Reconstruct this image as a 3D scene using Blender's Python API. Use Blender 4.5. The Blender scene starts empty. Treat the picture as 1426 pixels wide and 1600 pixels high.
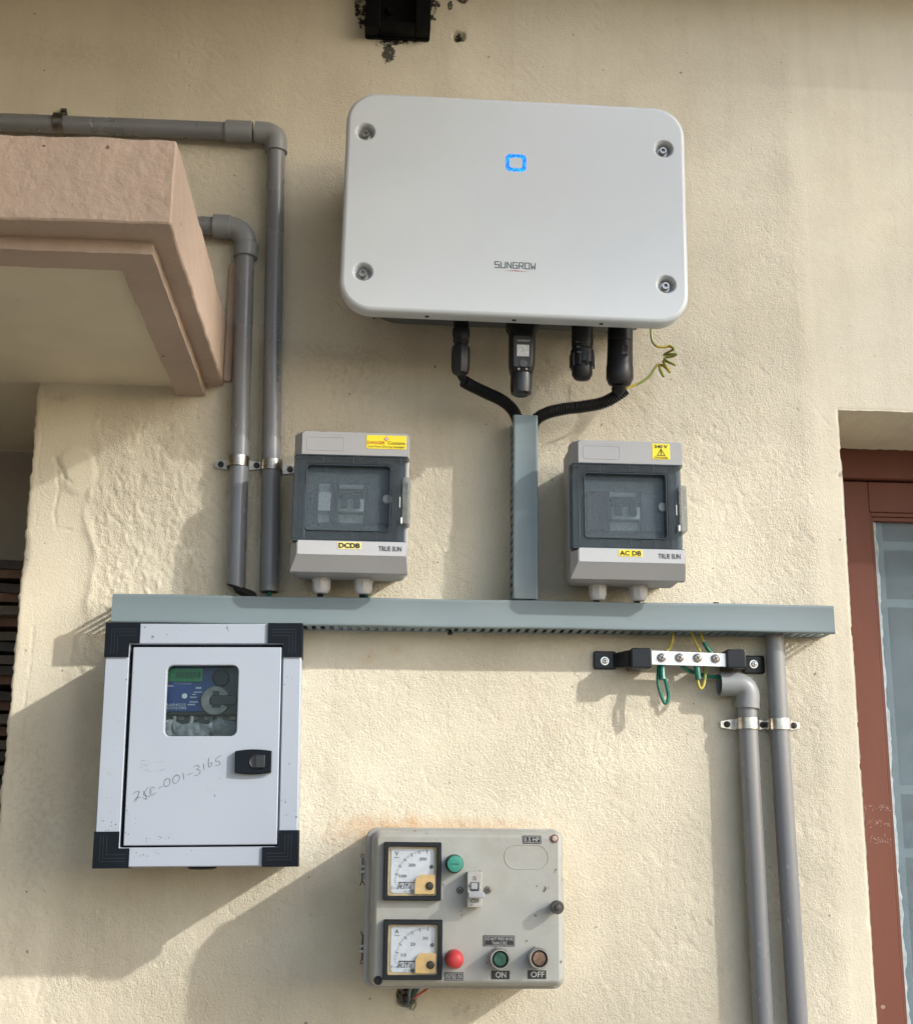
import bpy, bmesh, math, random
import numpy as np
from mathutils import Vector, Matrix
random.seed(7)
SC = bpy.context.scene
COL = SC.collection
PI = math.pi

# ------------------------------------------------------------------ camera
F, PX, PY = 2060.07, 713.0, 800.0
_y = np.array([577-PX, -(1310-PY), -F]); _y /= np.linalg.norm(_y)
_z = np.array([793-PX, 7500+PY, -F]); _z /= np.linalg.norm(_z)
_x = np.cross(_y, _z)
RM = np.array([_x, _y, _z])
D, CZ = 1.75, 1.5
cam = bpy.data.objects.new('camera', bpy.data.cameras.new('camera'))
COL.objects.link(cam)
cam.matrix_world = Matrix.Translation((0, -D, CZ)) @ Matrix(RM.tolist()).to_4x4()
cam.data.sensor_fit = 'HORIZONTAL'; cam.data.sensor_width = 36
cam.data.lens = F/1426*36
cam.data.clip_start = 0.05; cam.data.clip_end = 500
SC.camera = cam

def W(px, py, d=0.0):
    """wall coordinates (x, z) of a measured image point lying d metres in front of the wall"""
    c = RM @ np.array([px-PX, -(py-PY), -F]); t = (D-d)/c[1]
    return float(c[0]*t), float(CZ+c[2]*t)

# ------------------------------------------------------------------ world, sun, exposure
KX, KZ = 1.5, 0.95                       # shadow shift per metre of depth
sun_dir = Vector((KX, -1.0, KZ)).normalized()
world = bpy.data.worlds.new("World"); SC.world = world; world.use_nodes = True
nt = world.node_tree
sky = nt.nodes.new('ShaderNodeTexSky'); sky.sky_type = 'NISHITA'; sky.sun_disc = False
sky.sun_elevation = math.asin(sun_dir.z)
sky.sun_rotation = math.atan2(sun_dir.x, sun_dir.y)
sky.dust_density = 2.0; sky.air_density = 1.0; sky.altitude = 300
nt.links.new(sky.outputs[0], nt.nodes['Background'].inputs[0])
nt.nodes['Background'].inputs[1].default_value = 0.15
sl = bpy.data.lights.new('sun', 'SUN'); sl.energy = 2.0; sl.angle = math.radians(1.1); sl.color = (1, .97, .90)
so = bpy.data.objects.new('sun', sl); COL.objects.link(so)
so.rotation_euler = sun_dir.to_track_quat('Z', 'Y').to_euler(); so.location = (3, -4, 4)
SC.view_settings.view_transform = 'Standard'; SC.view_settings.look = 'None'
SC.view_settings.gamma = 1; SC.view_settings.exposure = 1.04
SC.view_settings.use_curve_mapping = False
SC.cycles.max_bounces = 8; SC.cycles.transparent_max_bounces = 12
SC.cycles.caustics_reflective = False; SC.cycles.caustics_refractive = False

# ------------------------------------------------------------------ materials
MATS = {}
def N(t, kind, **kw):
    n = t.nodes.new(kind)
    for k, v in kw.items(): setattr(n, k, v)
    return n
def L(t, a, b): t.links.new(a, b)
def coords(t, scale=(1, 1, 1)):
    tc = N(t, 'ShaderNodeTexCoord'); mp = N(t, 'ShaderNodeMapping')
    mp.inputs['Scale'].default_value = scale
    L(t, tc.outputs['Object'], mp.inputs['Vector']); return mp.outputs[0]
def noise(t, co, scale, detail=4, rough=.55, dist=0.):
    n = N(t, 'ShaderNodeTexNoise'); n.inputs['Scale'].default_value = scale
    n.inputs['Detail'].default_value = detail; n.inputs['Roughness'].default_value = rough; n.inputs['Distortion'].default_value = dist
    L(t, co, n.inputs['Vector']); return n.outputs['Fac']
def ramp(t, f, lo, hi, a=0., b=1.):
    m = N(t, 'ShaderNodeMapRange'); m.inputs[1].default_value = lo; m.inputs[2].default_value = hi
    m.inputs[3].default_value = a; m.inputs[4].default_value = b
    L(t, f, m.inputs[0]); return m.outputs[0]
def mixc(t, f, a, b):
    m = N(t, 'ShaderNodeMix', data_type='RGBA')
    for s, v in ((0, f), (6, a), (7, b)):
        if isinstance(v, (tuple, list)): m.inputs[s].default_value = (*v[:3], 1)
        elif isinstance(v, (int, float)): m.inputs[s].default_value = v
        else: L(t, v, m.inputs[s])
    return m.outputs[2]
def math2(t, op, a, b=0.):
    m = N(t, 'ShaderNodeMath', operation=op)
    for i, v in enumerate((a, b)):
        if isinstance(v, (int, float)): m.inputs[i].default_value = v
        else: L(t, v, m.inputs[i])
    return m.outputs[0]
def mat(name, col, rough=.5, metal=0., var=.08, vs=25, specks=None, bump=0., bs=300, spec=.5, dust=0., dustcol=(.45,.38,.28), emis=None, stretch=(1,1,1)):
    if name in MATS: return MATS[name]
    m = bpy.data.materials.new(name); m.use_nodes = True; t = m.node_tree
    p = t.nodes['Principled BSDF']
    co = coords(t, stretch)
    c = mixc(t, ramp(t, noise(t, co, vs, 5), .3, .7), [x*(1-var) for x in col], [min(1, x*(1+var)) for x in col])
    if dust:
        c = mixc(t, ramp(t, noise(t, co, vs*.45, 7, .68), .45, .72, 0, dust), c, dustcol)
    if specks:
        sc_, th, scol = specks
        c = mixc(t, ramp(t, noise(t, co, sc_, 2, .5), th, th+.03), c, scol)
    L(t, c, p.inputs['Base Color'])
    L(t, ramp(t, noise(t, co, vs*1.7, 3), .3, .7, max(0, rough-.07), min(1, rough+.07)), p.inputs['Roughness'])
    p.inputs['Metallic'].default_value = metal
    p.inputs['Specular IOR Level'].default_value = spec
    if bump:
        b = N(t, 'ShaderNodeBump'); b.inputs['Strength'].default_value = 1; b.inputs['Distance'].default_value = bump
        L(t, noise(t, co, bs, 3), b.inputs['Height']); L(t, b.outputs[0], p.inputs['Normal'])
    if emis:
        p.inputs['Emission Color'].default_value = (*emis[0], 1); p.inputs['Emission Strength'].default_value = emis[1]
    MATS[name] = m; return m

white_pc = lambda: mat('white_powder_coat', (.56,.605,.635), .42, bump=.00012, bs=900, var=.02, vs=8, dust=.10, specks=(160, .78, (.35,.33,.3)))
grey_body = lambda: mat('dark_grey_cast_aluminium', (.10,.11,.115), .5, var=.1)
black_pl = lambda: mat('black_plastic', (.008,.009,.011), .42, var=.3, spec=.35, dust=.03)
black_rub = lambda: mat('black_rubber', (.008,.008,.009), .5, var=.3, spec=.3, dust=.04)
steel = lambda: mat('bright_steel', (.62,.60,.57), .25, 1., var=.15, vs=120)
dull_steel = lambda: mat('dull_zinc_steel', (.42,.41,.39), .38, 1., var=.25, vs=150)
pvc = lambda: mat('grey_pvc', (.195,.205,.22), .30, var=.10, vs=14, dust=.35, dustcol=(.33,.31,.27), stretch=(1,1,.35), bump=.00006, bs=500, specks=(120,.735,(.42,.42,.41)))
pvc_fit = lambda: mat('grey_pvc_fitting', (.235,.25,.26), .4, var=.07, vs=18, dust=.22, dustcol=(.34,.32,.28))
trunk_m = lambda: mat('blue_grey_pvc_trunking', (.165,.215,.235), .45, var=.05, vs=9, dust=.22, dustcol=(.33,.34,.31), specks=(140,.77,(.12,.12,.12)), stretch=(.4,1,1))
db_grey = lambda: mat('light_grey_abs', (.33,.335,.345), .45, var=.03, vs=12, dust=.14, dustcol=(.36,.32,.27), bump=.00004, bs=1500)
db_light = lambda: mat('pale_grey_strip', (.44,.455,.475), .42, var=.03, dust=.1)
yellow = lambda: mat('yellow_sticker', (.80,.66,.03), .5, var=.04)
ink = lambda: mat('black_ink', (.012,.012,.012), .6, var=.2)
redink = lambda: mat('red_ink', (.45,.03,.01), .6)
greyink = lambda: mat('grey_ink', (.10,.10,.10), .6)
meterbox = lambda: mat('white_grey_painted_steel', (.345,.39,.465), .4, var=.03, vs=7, dust=.12, dustcol=(.42,.44,.46), specks=(170,.735,(.10,.09,.08)))
capbl = lambda: mat('navy_black_plastic', (.004,.007,.012), .5, var=.2, spec=.18)
starter_m = lambda: mat('old_beige_grey_plastic', (.385,.395,.37), .5, var=.06, vs=24, dust=.75, dustcol=(.29,.265,.21), specks=(110,.725,(.13,.11,.08)), bump=.00008, bs=600)
starter_e = lambda: mat('old_grey_rim_plastic', (.34,.34,.32), .5, var=.1, vs=30, dust=.6, dustcol=(.27,.24,.2))
clear_line = lambda: mat('smoky_edge_plastic', (.05,.06,.07), .2, var=.1)

def smoked(name, tint, rough, keep, col):
    """see-through smoked plastic: part clear, part scattering grey"""
    if name in MATS: return MATS[name]
    m = bpy.data.materials.new(name); m.use_nodes = True; t = m.node_tree
    p = t.nodes['Principled BSDF']; out = t.nodes['Material Output']
    co = coords(t)
    L(t, mixc(t, ramp(t, noise(t, co, 260, 4, .7), .35, .65), [c*.75 for c in col], [c*1.2 for c in col]), p.inputs['Base Color'])
    p.inputs['Roughness'].default_value = .3
    tr = N(t, 'ShaderNodeBsdfTransparent')
    tr.inputs['Color'].default_value = (*tint, 1)
    mx = N(t, 'ShaderNodeMixShader')
    L(t, ramp(t, noise(t, co, 420 if rough else 35, 3, .7), .3, .7, keep-(.14 if rough else .05), keep+(.14 if rough else .05)), mx.inputs[0])
    L(t, tr.outputs[0], mx.inputs[1]); L(t, p.outputs[0], mx.inputs[2]); L(t, mx.outputs[0], out.inputs[0])
    MATS[name] = m; return m

def wall_material():
    m = bpy.data.materials.new('cream_painted_plaster'); m.use_nodes = True; t = m.node_tree
    p = t.nodes['Principled BSDF']; co = coords(t)
    n1 = ramp(t, noise(t, co, 3.2, 6, .6), .3, .7)
    c = mixc(t, n1, (.675,.617,.483), (.73,.675,.545))
    c = mixc(t, ramp(t, noise(t, co, 11, 8, .72), .45, .85, 0, .30), c, (.46,.385,.27))
    c = mixc(t, ramp(t, noise(t, co, 420, 3, .6), .56, .8, 0, .35), c, (.40,.33,.24))
    c = mixc(t, ramp(t, noise(t, coords(t, (1, 1, .10)), 26, 5, .65), .50, .80, 0, .22), c, (.42,.37,.28))
    # sparse dark specks
    c = mixc(t, ramp(t, noise(t, co, 85, 2, .5), .735, .77, 0, .75), c, (.17,.13,.09))
    c = mixc(t, ramp(t, noise(t, co, 33, 4, .6), .70, .80, 0, .35), c, (.36,.28,.19))
    sep = N(t, 'ShaderNodeSeparateXYZ'); L(t, co, sep.inputs[0]); X, Z = sep.outputs[0], sep.outputs[2]
    def blob(cx, cz, rx, rz, soft, nscale, thresh, amt, col, c, nd=6, wide=.12):
        dx = math2(t, 'DIVIDE', math2(t, 'SUBTRACT', X, cx), rx); dz = math2(t, 'DIVIDE', math2(t, 'SUBTRACT', Z, cz), rz)
        r = math2(t, 'SQRT', math2(t, 'ADD', math2(t, 'MULTIPLY', dx, dx), math2(t, 'MULTIPLY', dz, dz)))
        f = ramp(t, r, 1+soft, 1-soft)
        g = math2(t, 'ADD', f, math2(t, 'MULTIPLY', math2(t, 'SUBTRACT', noise(t, co, nscale, nd, .7), .5), 1.6))
        return mixc(t, ramp(t, g, thresh, thresh+wide, 0, amt), c, col)
    # black paint slopped round the steel bracket
    bx0, bz0 = W(620, 40); c = blob(bx0-.003, bz0+.055, .076, .104, .20, 85, .84, .97, (.012,.013,.013), c)
    bx1, bz1 = W(607, 82); c = blob(bx1, bz1, .013, .022, .5, 150, .75, .9, (.02,.02,.018), c)
    bx2, bz2 = W(703, 8); c = blob(bx2, bz2, .006, .012, .5, 190, .8, .9, (.03,.035,.02), c)
    for (hx, hy, hr) in ((717,56,.0088), (722,-4,.009), (634,1557,.012)):  # dark inside of the holes: shade painted into the wall colour
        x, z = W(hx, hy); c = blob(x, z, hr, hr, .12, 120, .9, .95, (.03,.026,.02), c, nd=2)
    # rust bleeding out above the starter box, and two rusty spots
    for (px, py, rx, rz, a) in ((690,1291,.12,.013,.9), (590,1300,.06,.020,.95), (545,1318,.03,.022,.35), (870,1330,.03,.05,.28), (575,1028,.010,.012,.6), (618,1015,.010,.007,.5), (960,1345,.02,.06,.12)):
        x, z = W(px, py); c = blob(x, z, rx, rz, .85, 60, .35, a*.8, (.58,.32,.14), c, wide=1.1)
    for (px, py, rx, rz, a) in ((725,1580,.035,.022,.6), (60,1290,.07,.15,.38), (150,1250,.05,.10,.2), (300,612,.03,.008,.9), (60,600,.02,.006,1.2), (540,560,.12,.05,.45), (120,80,.2,.05,.25), (40,1160,.05,.10,.2), (95,622,.035,.01,.5), (330,420,.01,.12,.2), (560,610,.1,.05,.3), (380,232,.016,.004,.8)):
        x, z = W(px, py); c = blob(x, z, rx, rz, .9, 130, .75, a*.7, (.2,.16,.11), c, wide=.5)
    L(t, c, p.inputs['Base Color']); p.inputs['Roughness'].default_value = .72; p.inputs['Specular IOR Level'].default_value = .25
    b = N(t, 'ShaderNodeBump'); b.inputs['Strength'].default_value = 1; b.inputs['Distance'].default_value = .0014
    co2 = coords(t, (1, 1, .55))
    mk = math2(t, 'MULTIPLY', ramp(t, X, .600, .625, 1, .35), ramp(t, Z, 2.2, 2.6, 1, .6))
    mk = math2(t, 'MULTIPLY', mk, ramp(t, X, -.395, -.375, .4, 1.))
    h = math2(t, 'ADD', math2(t, 'MULTIPLY', noise(t, co, 360, 4, .7, .6), 1.7), math2(t, 'MULTIPLY', noise(t, co2, 215, 6, .68, 1.6), 1.3))
    h = math2(t, 'MULTIPLY', h, mk); h = math2(t, 'MULTIPLY', h, ramp(t, noise(t, co, 9, 3), .35, .65, .62, 1.15))
    L(t, h, b.inputs['Height']); L(t, b.outputs[0], p.inputs['Normal'])
    MATS['wall'] = m; return m

# ------------------------------------------------------------------ mesh builder; points are (x, d, z), d metres out from the wall
def rr_pts(cx, cz, w, h, r, n=6):
    r = min(r, w/2-1e-5, h/2-1e-5); o = []
    for (sx, sz, a0) in ((1, 1, 0), (-1, 1, 90), (-1, -1, 180), (1, -1, 270)):
        for i in range(n+1):
            a = math.radians(a0+90*i/n)
            o.append((cx+sx*(w/2-r)+r*math.cos(a), cz+sz*(h/2-r)+r*math.sin(a)))
    return o
def catmull(pts, k=8):
    P = [Vector(p) for p in pts]; P = [2*P[0]-P[1]]+P+[2*P[-1]-P[-2]]; o = []
    for i in range(1, len(P)-2):
        for j in range(k):
            t = j/k; a, b, c, d = P[i-1:i+3]
            o.append(.5*((2*b)+(c-a)*t+(2*a-5*b+4*c-d)*t*t+(3*b-a-3*c+d)*t**3))
    o.append(P[-2]); return o
class B:
    def __init__(s): s.v = []; s.f = []
    def ring(s, pts):
        i = len(s.v); s.v += [(p[0], -p[1], p[2]) for p in pts]; return list(range(i, i+len(pts)))
    def loft(s, rings, cap0=True, cap1=True):
        R = [s.ring(r) for r in rings]; n = len(R[0])
        for a, b in zip(R, R[1:]):
            for i in range(n): s.f.append((a[i], a[(i+1) % n], b[(i+1) % n], b[i]))
        if cap0: s.f.append(tuple(reversed(R[0])))
        if cap1: s.f.append(tuple(R[-1]))
        return s
    def box(s, x0, x1, z0, z1, d0, d1):
        return s.loft([[(x0,d,z0),(x1,d,z0),(x1,d,z1),(x0,d,z1)] for d in (d0, d1)])
    def rr(s, cx, cz, w, h, r, prof, cap0=True, cap1=True, n=6):
        return s.loft([[(x, d, z) for x, z in rr_pts(cx, cz, w-2*i, h-2*i, max(r-i, .0001), n)] for i, d in prof], cap0, cap1)
    def bevbox(s, x0, x1, z0, z1, d0, d1, r=.002, b=.001):
        return s.rr((x0+x1)/2, (z0+z1)/2, x1-x0, z1-z0, r, [(b*.3, d0), (0, d0+b), (0, d1-b), (b*.3, d1-b*.3), (b, d1)], n=3)
    def plate_hole(s, o, i, d0, d1, n=5, b=.0008):
        O = rr_pts(*o, n=n); I = rr_pts(*i, n=n)
        Ob = rr_pts(o[0], o[1], o[2]-2*b, o[3]-2*b, max(o[4]-b, .0001), n)
        Ib = rr_pts(i[0], i[1], i[2]+2*b, i[3]+2*b, i[4]+b, n)
        mk = lambda P, d: [(x, d, z) for x, z in P]
        s.loft([mk(I, d0), mk(O, d0), mk(O, d1-b), mk(Ob, d1), mk(Ib, d1), mk(I, d1-b), mk(I, d0)], False, False); return s
    def lathe(s, o, axis, prof, n=20, cap0=True, cap1=True, up=None, flat=None):
        """prof: (radius, distance along axis); o=(x,d,z), axis in (x,d,z)"""
        ax = Vector(axis).normalized(); u = ax.orthogonal().normalized() if up is None else Vector(up); w = ax.cross(u)
        rings = []
        for r, t in prof:
            c = Vector(o)+ax*t
            rings.append([tuple(c+(u*math.cos(2*PI*i/n)+w*math.sin(2*PI*i/n))*r) for i in range(n)])
        return s.loft(rings, cap0, cap1)
    def tube(s, pts, r, n=12, cap=True):
        P = [Vector(p) for p in pts]; rad = r if callable(r) else (lambda i: r)
        t0 = (P[1]-P[0]).normalized(); u = t0.orthogonal().normalized(); rings = []
        for i, p in enumerate(P):
            a = P[max(i-1, 0)]; b = P[min(i+1, len(P)-1)]; t = (b-a).normalized()
            u = (u-t*u.dot(t)).normalized(); w = t.cross(u)
            rings.append([tuple(p+(u*math.cos(2*PI*k/n)+w*math.sin(2*PI*k/n))*rad(i)) for k in range(n)])
        return s.loft(rings, cap, cap)
    def stroke(s, pts, w, d):
        P = [Vector((x, z)) for x, z in pts]
        for i, p in enumerate(P):
            a = P[max(i-1, 0)]; b = P[min(i+1, len(P)-1)]; t = (b-a); t = t.normalized() if t.length > 1e-9 else Vector((1, 0))
            nn = Vector((-t.y, t.x))*w/2
            if i == 0: p = p-t*w*.4
            if i == len(P)-1: p = p+t*w*.4
            s.v += [(p.x+nn.x, -d, p.y+nn.y), (p.x-nn.x, -d, p.y-nn.y)]
            k = len(s.v)
            if i: s.f.append((k-4, k-3, k-1, k-2))
        return s
    def quad(s, pts, d):
        i = len(s.v); s.v += [(x, -d, z) for x, z in pts]; s.f.append(tuple(range(i, i+len(pts)))); return s
    def screw(s, x, z, d, r, h=.6, n=14):
        return s.lathe((x, d, z), (0,1,0), [(r, 0), (r, r*h*.5), (r*.75, r*h*.9), (r*.3, r*h)], n)
    def obj(s, name, m, parent=None, label=None, sharp=32, kind=None, recalc=True):
        me = bpy.data.meshes.new(name); me.from_pydata(s.v, [], s.f)
        bm = bmesh.new(); bm.from_mesh(me)
        if recalc: bmesh.ops.recalc_face_normals(bm, faces=bm.faces)
        th = math.radians(sharp)
        for f in bm.faces: f.smooth = True
        for e in bm.edges:
            if len(e.link_faces) != 2: continue
            a_, b_ = e.link_faces[0].calc_area(), e.link_faces[1].calc_area()
            if e.calc_face_angle(0) > th or (max(a_, b_) > 12*min(a_, b_) and max(len(f.verts) for f in e.link_faces) > 4): e.smooth = False
        bm.to_mesh(me); bm.free(); me.materials.append(m)
        o = bpy.data.objects.new(name, me); COL.objects.link(o)
        if parent is not None: o.parent = parent
        if label: o['label'] = label
        if kind: o['kind'] = kind
        return o
def tag(o, label, cat, group=None):
    o['label'] = label; o['category'] = cat
    if group: o['group'] = group
    return o
class T:
    """a thing: an Empty on the wall at (x, z), turned by rot in the wall's plane"""
    def __init__(s, name, label, cat, x, z, rot=0, group=None):
        s.o = bpy.data.objects.new(name, None); COL.objects.link(s.o); s.o.empty_display_size = .02
        s.o.location = (x, 0, z); s.o.rotation_euler = (0, -rot, 0); s.x, s.z, s.r = x, z, rot
        tag(s.o, label, cat, group)
    def p(s, px, py, d=0.):
        x, z = W(px, py, d); x -= s.x; z -= s.z; c, k = math.cos(s.r), math.sin(s.r)
        return (x*c+z*k, -x*k+z*c)
    def p3(s, px, py, d=0.):
        x, z = s.p(px, py, d); return (x, d, z)
def text(body, x0, x1, z0, z1, d, m, parent, name='lettering', bold=0., squeeze=None):
    cu = bpy.data.curves.new('t', 'FONT'); cu.body = body; cu.size = 1; cu.offset = bold; cu.resolution_u = 3
    cu.align_x = 'CENTER'
    ob = bpy.data.objects.new('t', cu); COL.objects.link(ob)
    me = bpy.data.meshes.new_from_object(ob); bpy.data.objects.remove(ob)
    co = np.empty(len(me.vertices)*3, dtype=np.float32); me.vertices.foreach_get('co', co); co = co.reshape(-1, 3)
    a, b = co.min(0), co.max(0)
    out = np.empty_like(co); out[:, 0] = x0+(co[:, 0]-a[0])/(b[0]-a[0])*(x1-x0)
    out[:, 2] = z0+(co[:, 1]-a[1])/max(1e-6, b[1]-a[1])*(z1-z0); out[:, 1] = -d
    me.vertices.foreach_set('co', out.ravel()); me.materials.clear(); me.materials.append(m); me.name = name
    o = bpy.data.objects.new(name, me); COL.objects.link(o); o.parent = parent; me.update()
    return o
def dup(ob, loc=None):
    c = ob.copy(); COL.objects.link(c)
    for ch in list(ob.children):
        e = dup(ch); e.parent = c
    if loc is not None: c.location = loc
    return c
def phillips(x, z, d, r, parent, washer=0, name='screw', m=None):
    b = B()
    if washer: b.lathe((x, d, z), (0,1,0), [(washer, 0), (washer, .0008), (washer*.9, .0012)], 18); d += .0012
    b.screw(x, z, d, r); o = b.obj(name, m or steel(), parent)
    c = B(); a = random.uniform(0, 1.5); dd = d+r*.62
    for k in (0, PI/2):
        c.stroke([(x-math.cos(a+k)*r*.55, z-math.sin(a+k)*r*.55), (x+math.cos(a+k)*r*.55, z+math.sin(a+k)*r*.55)], r*.26, dd)
    c.obj('slot', ink(), o, recalc=False); return o

# ------------------------------------------------------------------ ground and added tree (unseen, leaf cover shaped to dim the sun on the wall)
g = B(); g.v = [(-120,-120,0),(120,-120,0),(120,120,0),(-120,120,0)]; g.f = [(0,1,2,3)]
go = g.obj('ground', mat('brown_earth_yard', (.25,.22,.175), .85, var=.12, vs=1.5, dust=.3, dustcol=(.22,.18,.13)), recalc=False); go['kind'] = 'structure'

def shade_tree():
    t = sun_dir; base = Vector((t.x*15, t.y*15, 0))
    root = bpy.data.objects.new('shade_tree', None); COL.objects.link(root); root.location = base
    tag(root, 'unseen leafy broad crowned tree across the yard, facing the wall', 'shade_tree')
    b = B(); b.tube([(0,0,-.1), (.1,0,2), (0,.1,4.5), (.2,0,6.5), (.1,.2,8.5)], lambda i: .22-.035*i, 10)
    for k in range(9):
        a = k*2.4; z = 5+k*.35; b.tube([(0,0,z), (math.cos(a)*.8,math.sin(a)*.8,z+.7), (math.cos(a)*1.8,math.sin(a)*1.8,z+1.6)], lambda i: .07-.025*i, 6)
    b.obj('trunk', mat('bark', (.12,.09,.06), .9, bump=.01, bs=30), root)
    rs = np.random.RandomState(3); V = []; Fc = []
    def cover(x, z):
        st = lambda a, b, v: min(1, max(0, (v-a)/(b-a)))
        if x < -.75: return .93*st(1.0, 1.3, z)
        c = .86+(.40-.86)*st(.10, .50, x)
        z0 = 1.94 if x > -.3 else 2.02
        c = max(c*st(z0, z0+.16, z), .30*st(1.80, 1.92, z)*st(.55, .2, x), .70*st(1.82, 1.95, z)*st(-.12, -.28, x))
        return max(c, .92*st(2.30, 2.62, z))
    for k in range(15000):
        tx, tz = rs.uniform(-2.2, 2.8), rs.uniform(1.0, 4.3); s = rs.uniform(12.5, 17); q = Vector(rs.normal(size=3)).normalized(); r = rs.uniform(.05, .085)
        dens = -math.log(1-cover(tx, tz)+1e-9)
        if rs.rand()*2.53 > dens: continue
        p = Vector((tx, 0, tz))+t*s-base; e = q.orthogonal().normalized(); f = q.cross(e); i = len(V)
        V += [tuple(p+e*r), tuple(p+f*r*.5), tuple(p-e*r), tuple(p-f*r*.5)]; Fc.append((i, i+1, i+2, i+3))
    m = B(); m.v = V; m.f = Fc
    m.obj('crown', mat('green_leaf', (.055,.10,.03), .6, var=.3, vs=2), root, recalc=False)
shade_tree()

# ------------------------------------------------------------------ the house
house = bpy.data.objects.new('house', None); COL.objects.link(house)
tag(house, 'cream plastered house wall with pinkish sunshade and brown framed window', 'house')
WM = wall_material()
XL, XR, ZO, ZW = -.4685, .6515, 2.1065, 2.0992      # pillar edge, window reveal edge, porch soffit, window soffit

def vn(x, z, fx, fz, seed, rot=0.):
    c, s = math.cos(rot), math.sin(rot); X = (x*c+z*s)*fx; Z = (-x*s+z*c)*fz
    rs = np.random.RandomState(seed); G = rs.rand(256, 256)
    xi = np.floor(X).astype(int); zi = np.floor(Z).astype(int); xf = X-xi; zf = Z-zi
    xf = xf*xf*(3-2*xf); zf = zf*zf*(3-2*zf)
    g = lambda a, b: G[a & 255, b & 255]
    return (g(xi, zi)*(1-xf)+g(xi+1, zi)*xf)*(1-zf)+(g(xi, zi+1)*(1-xf)+g(xi+1, zi+1)*xf)*zf-.5
def sstep(a, b, v): t = np.clip((v-a)/(b-a), 0, 1); return t*t*(3-2*t)

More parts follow.
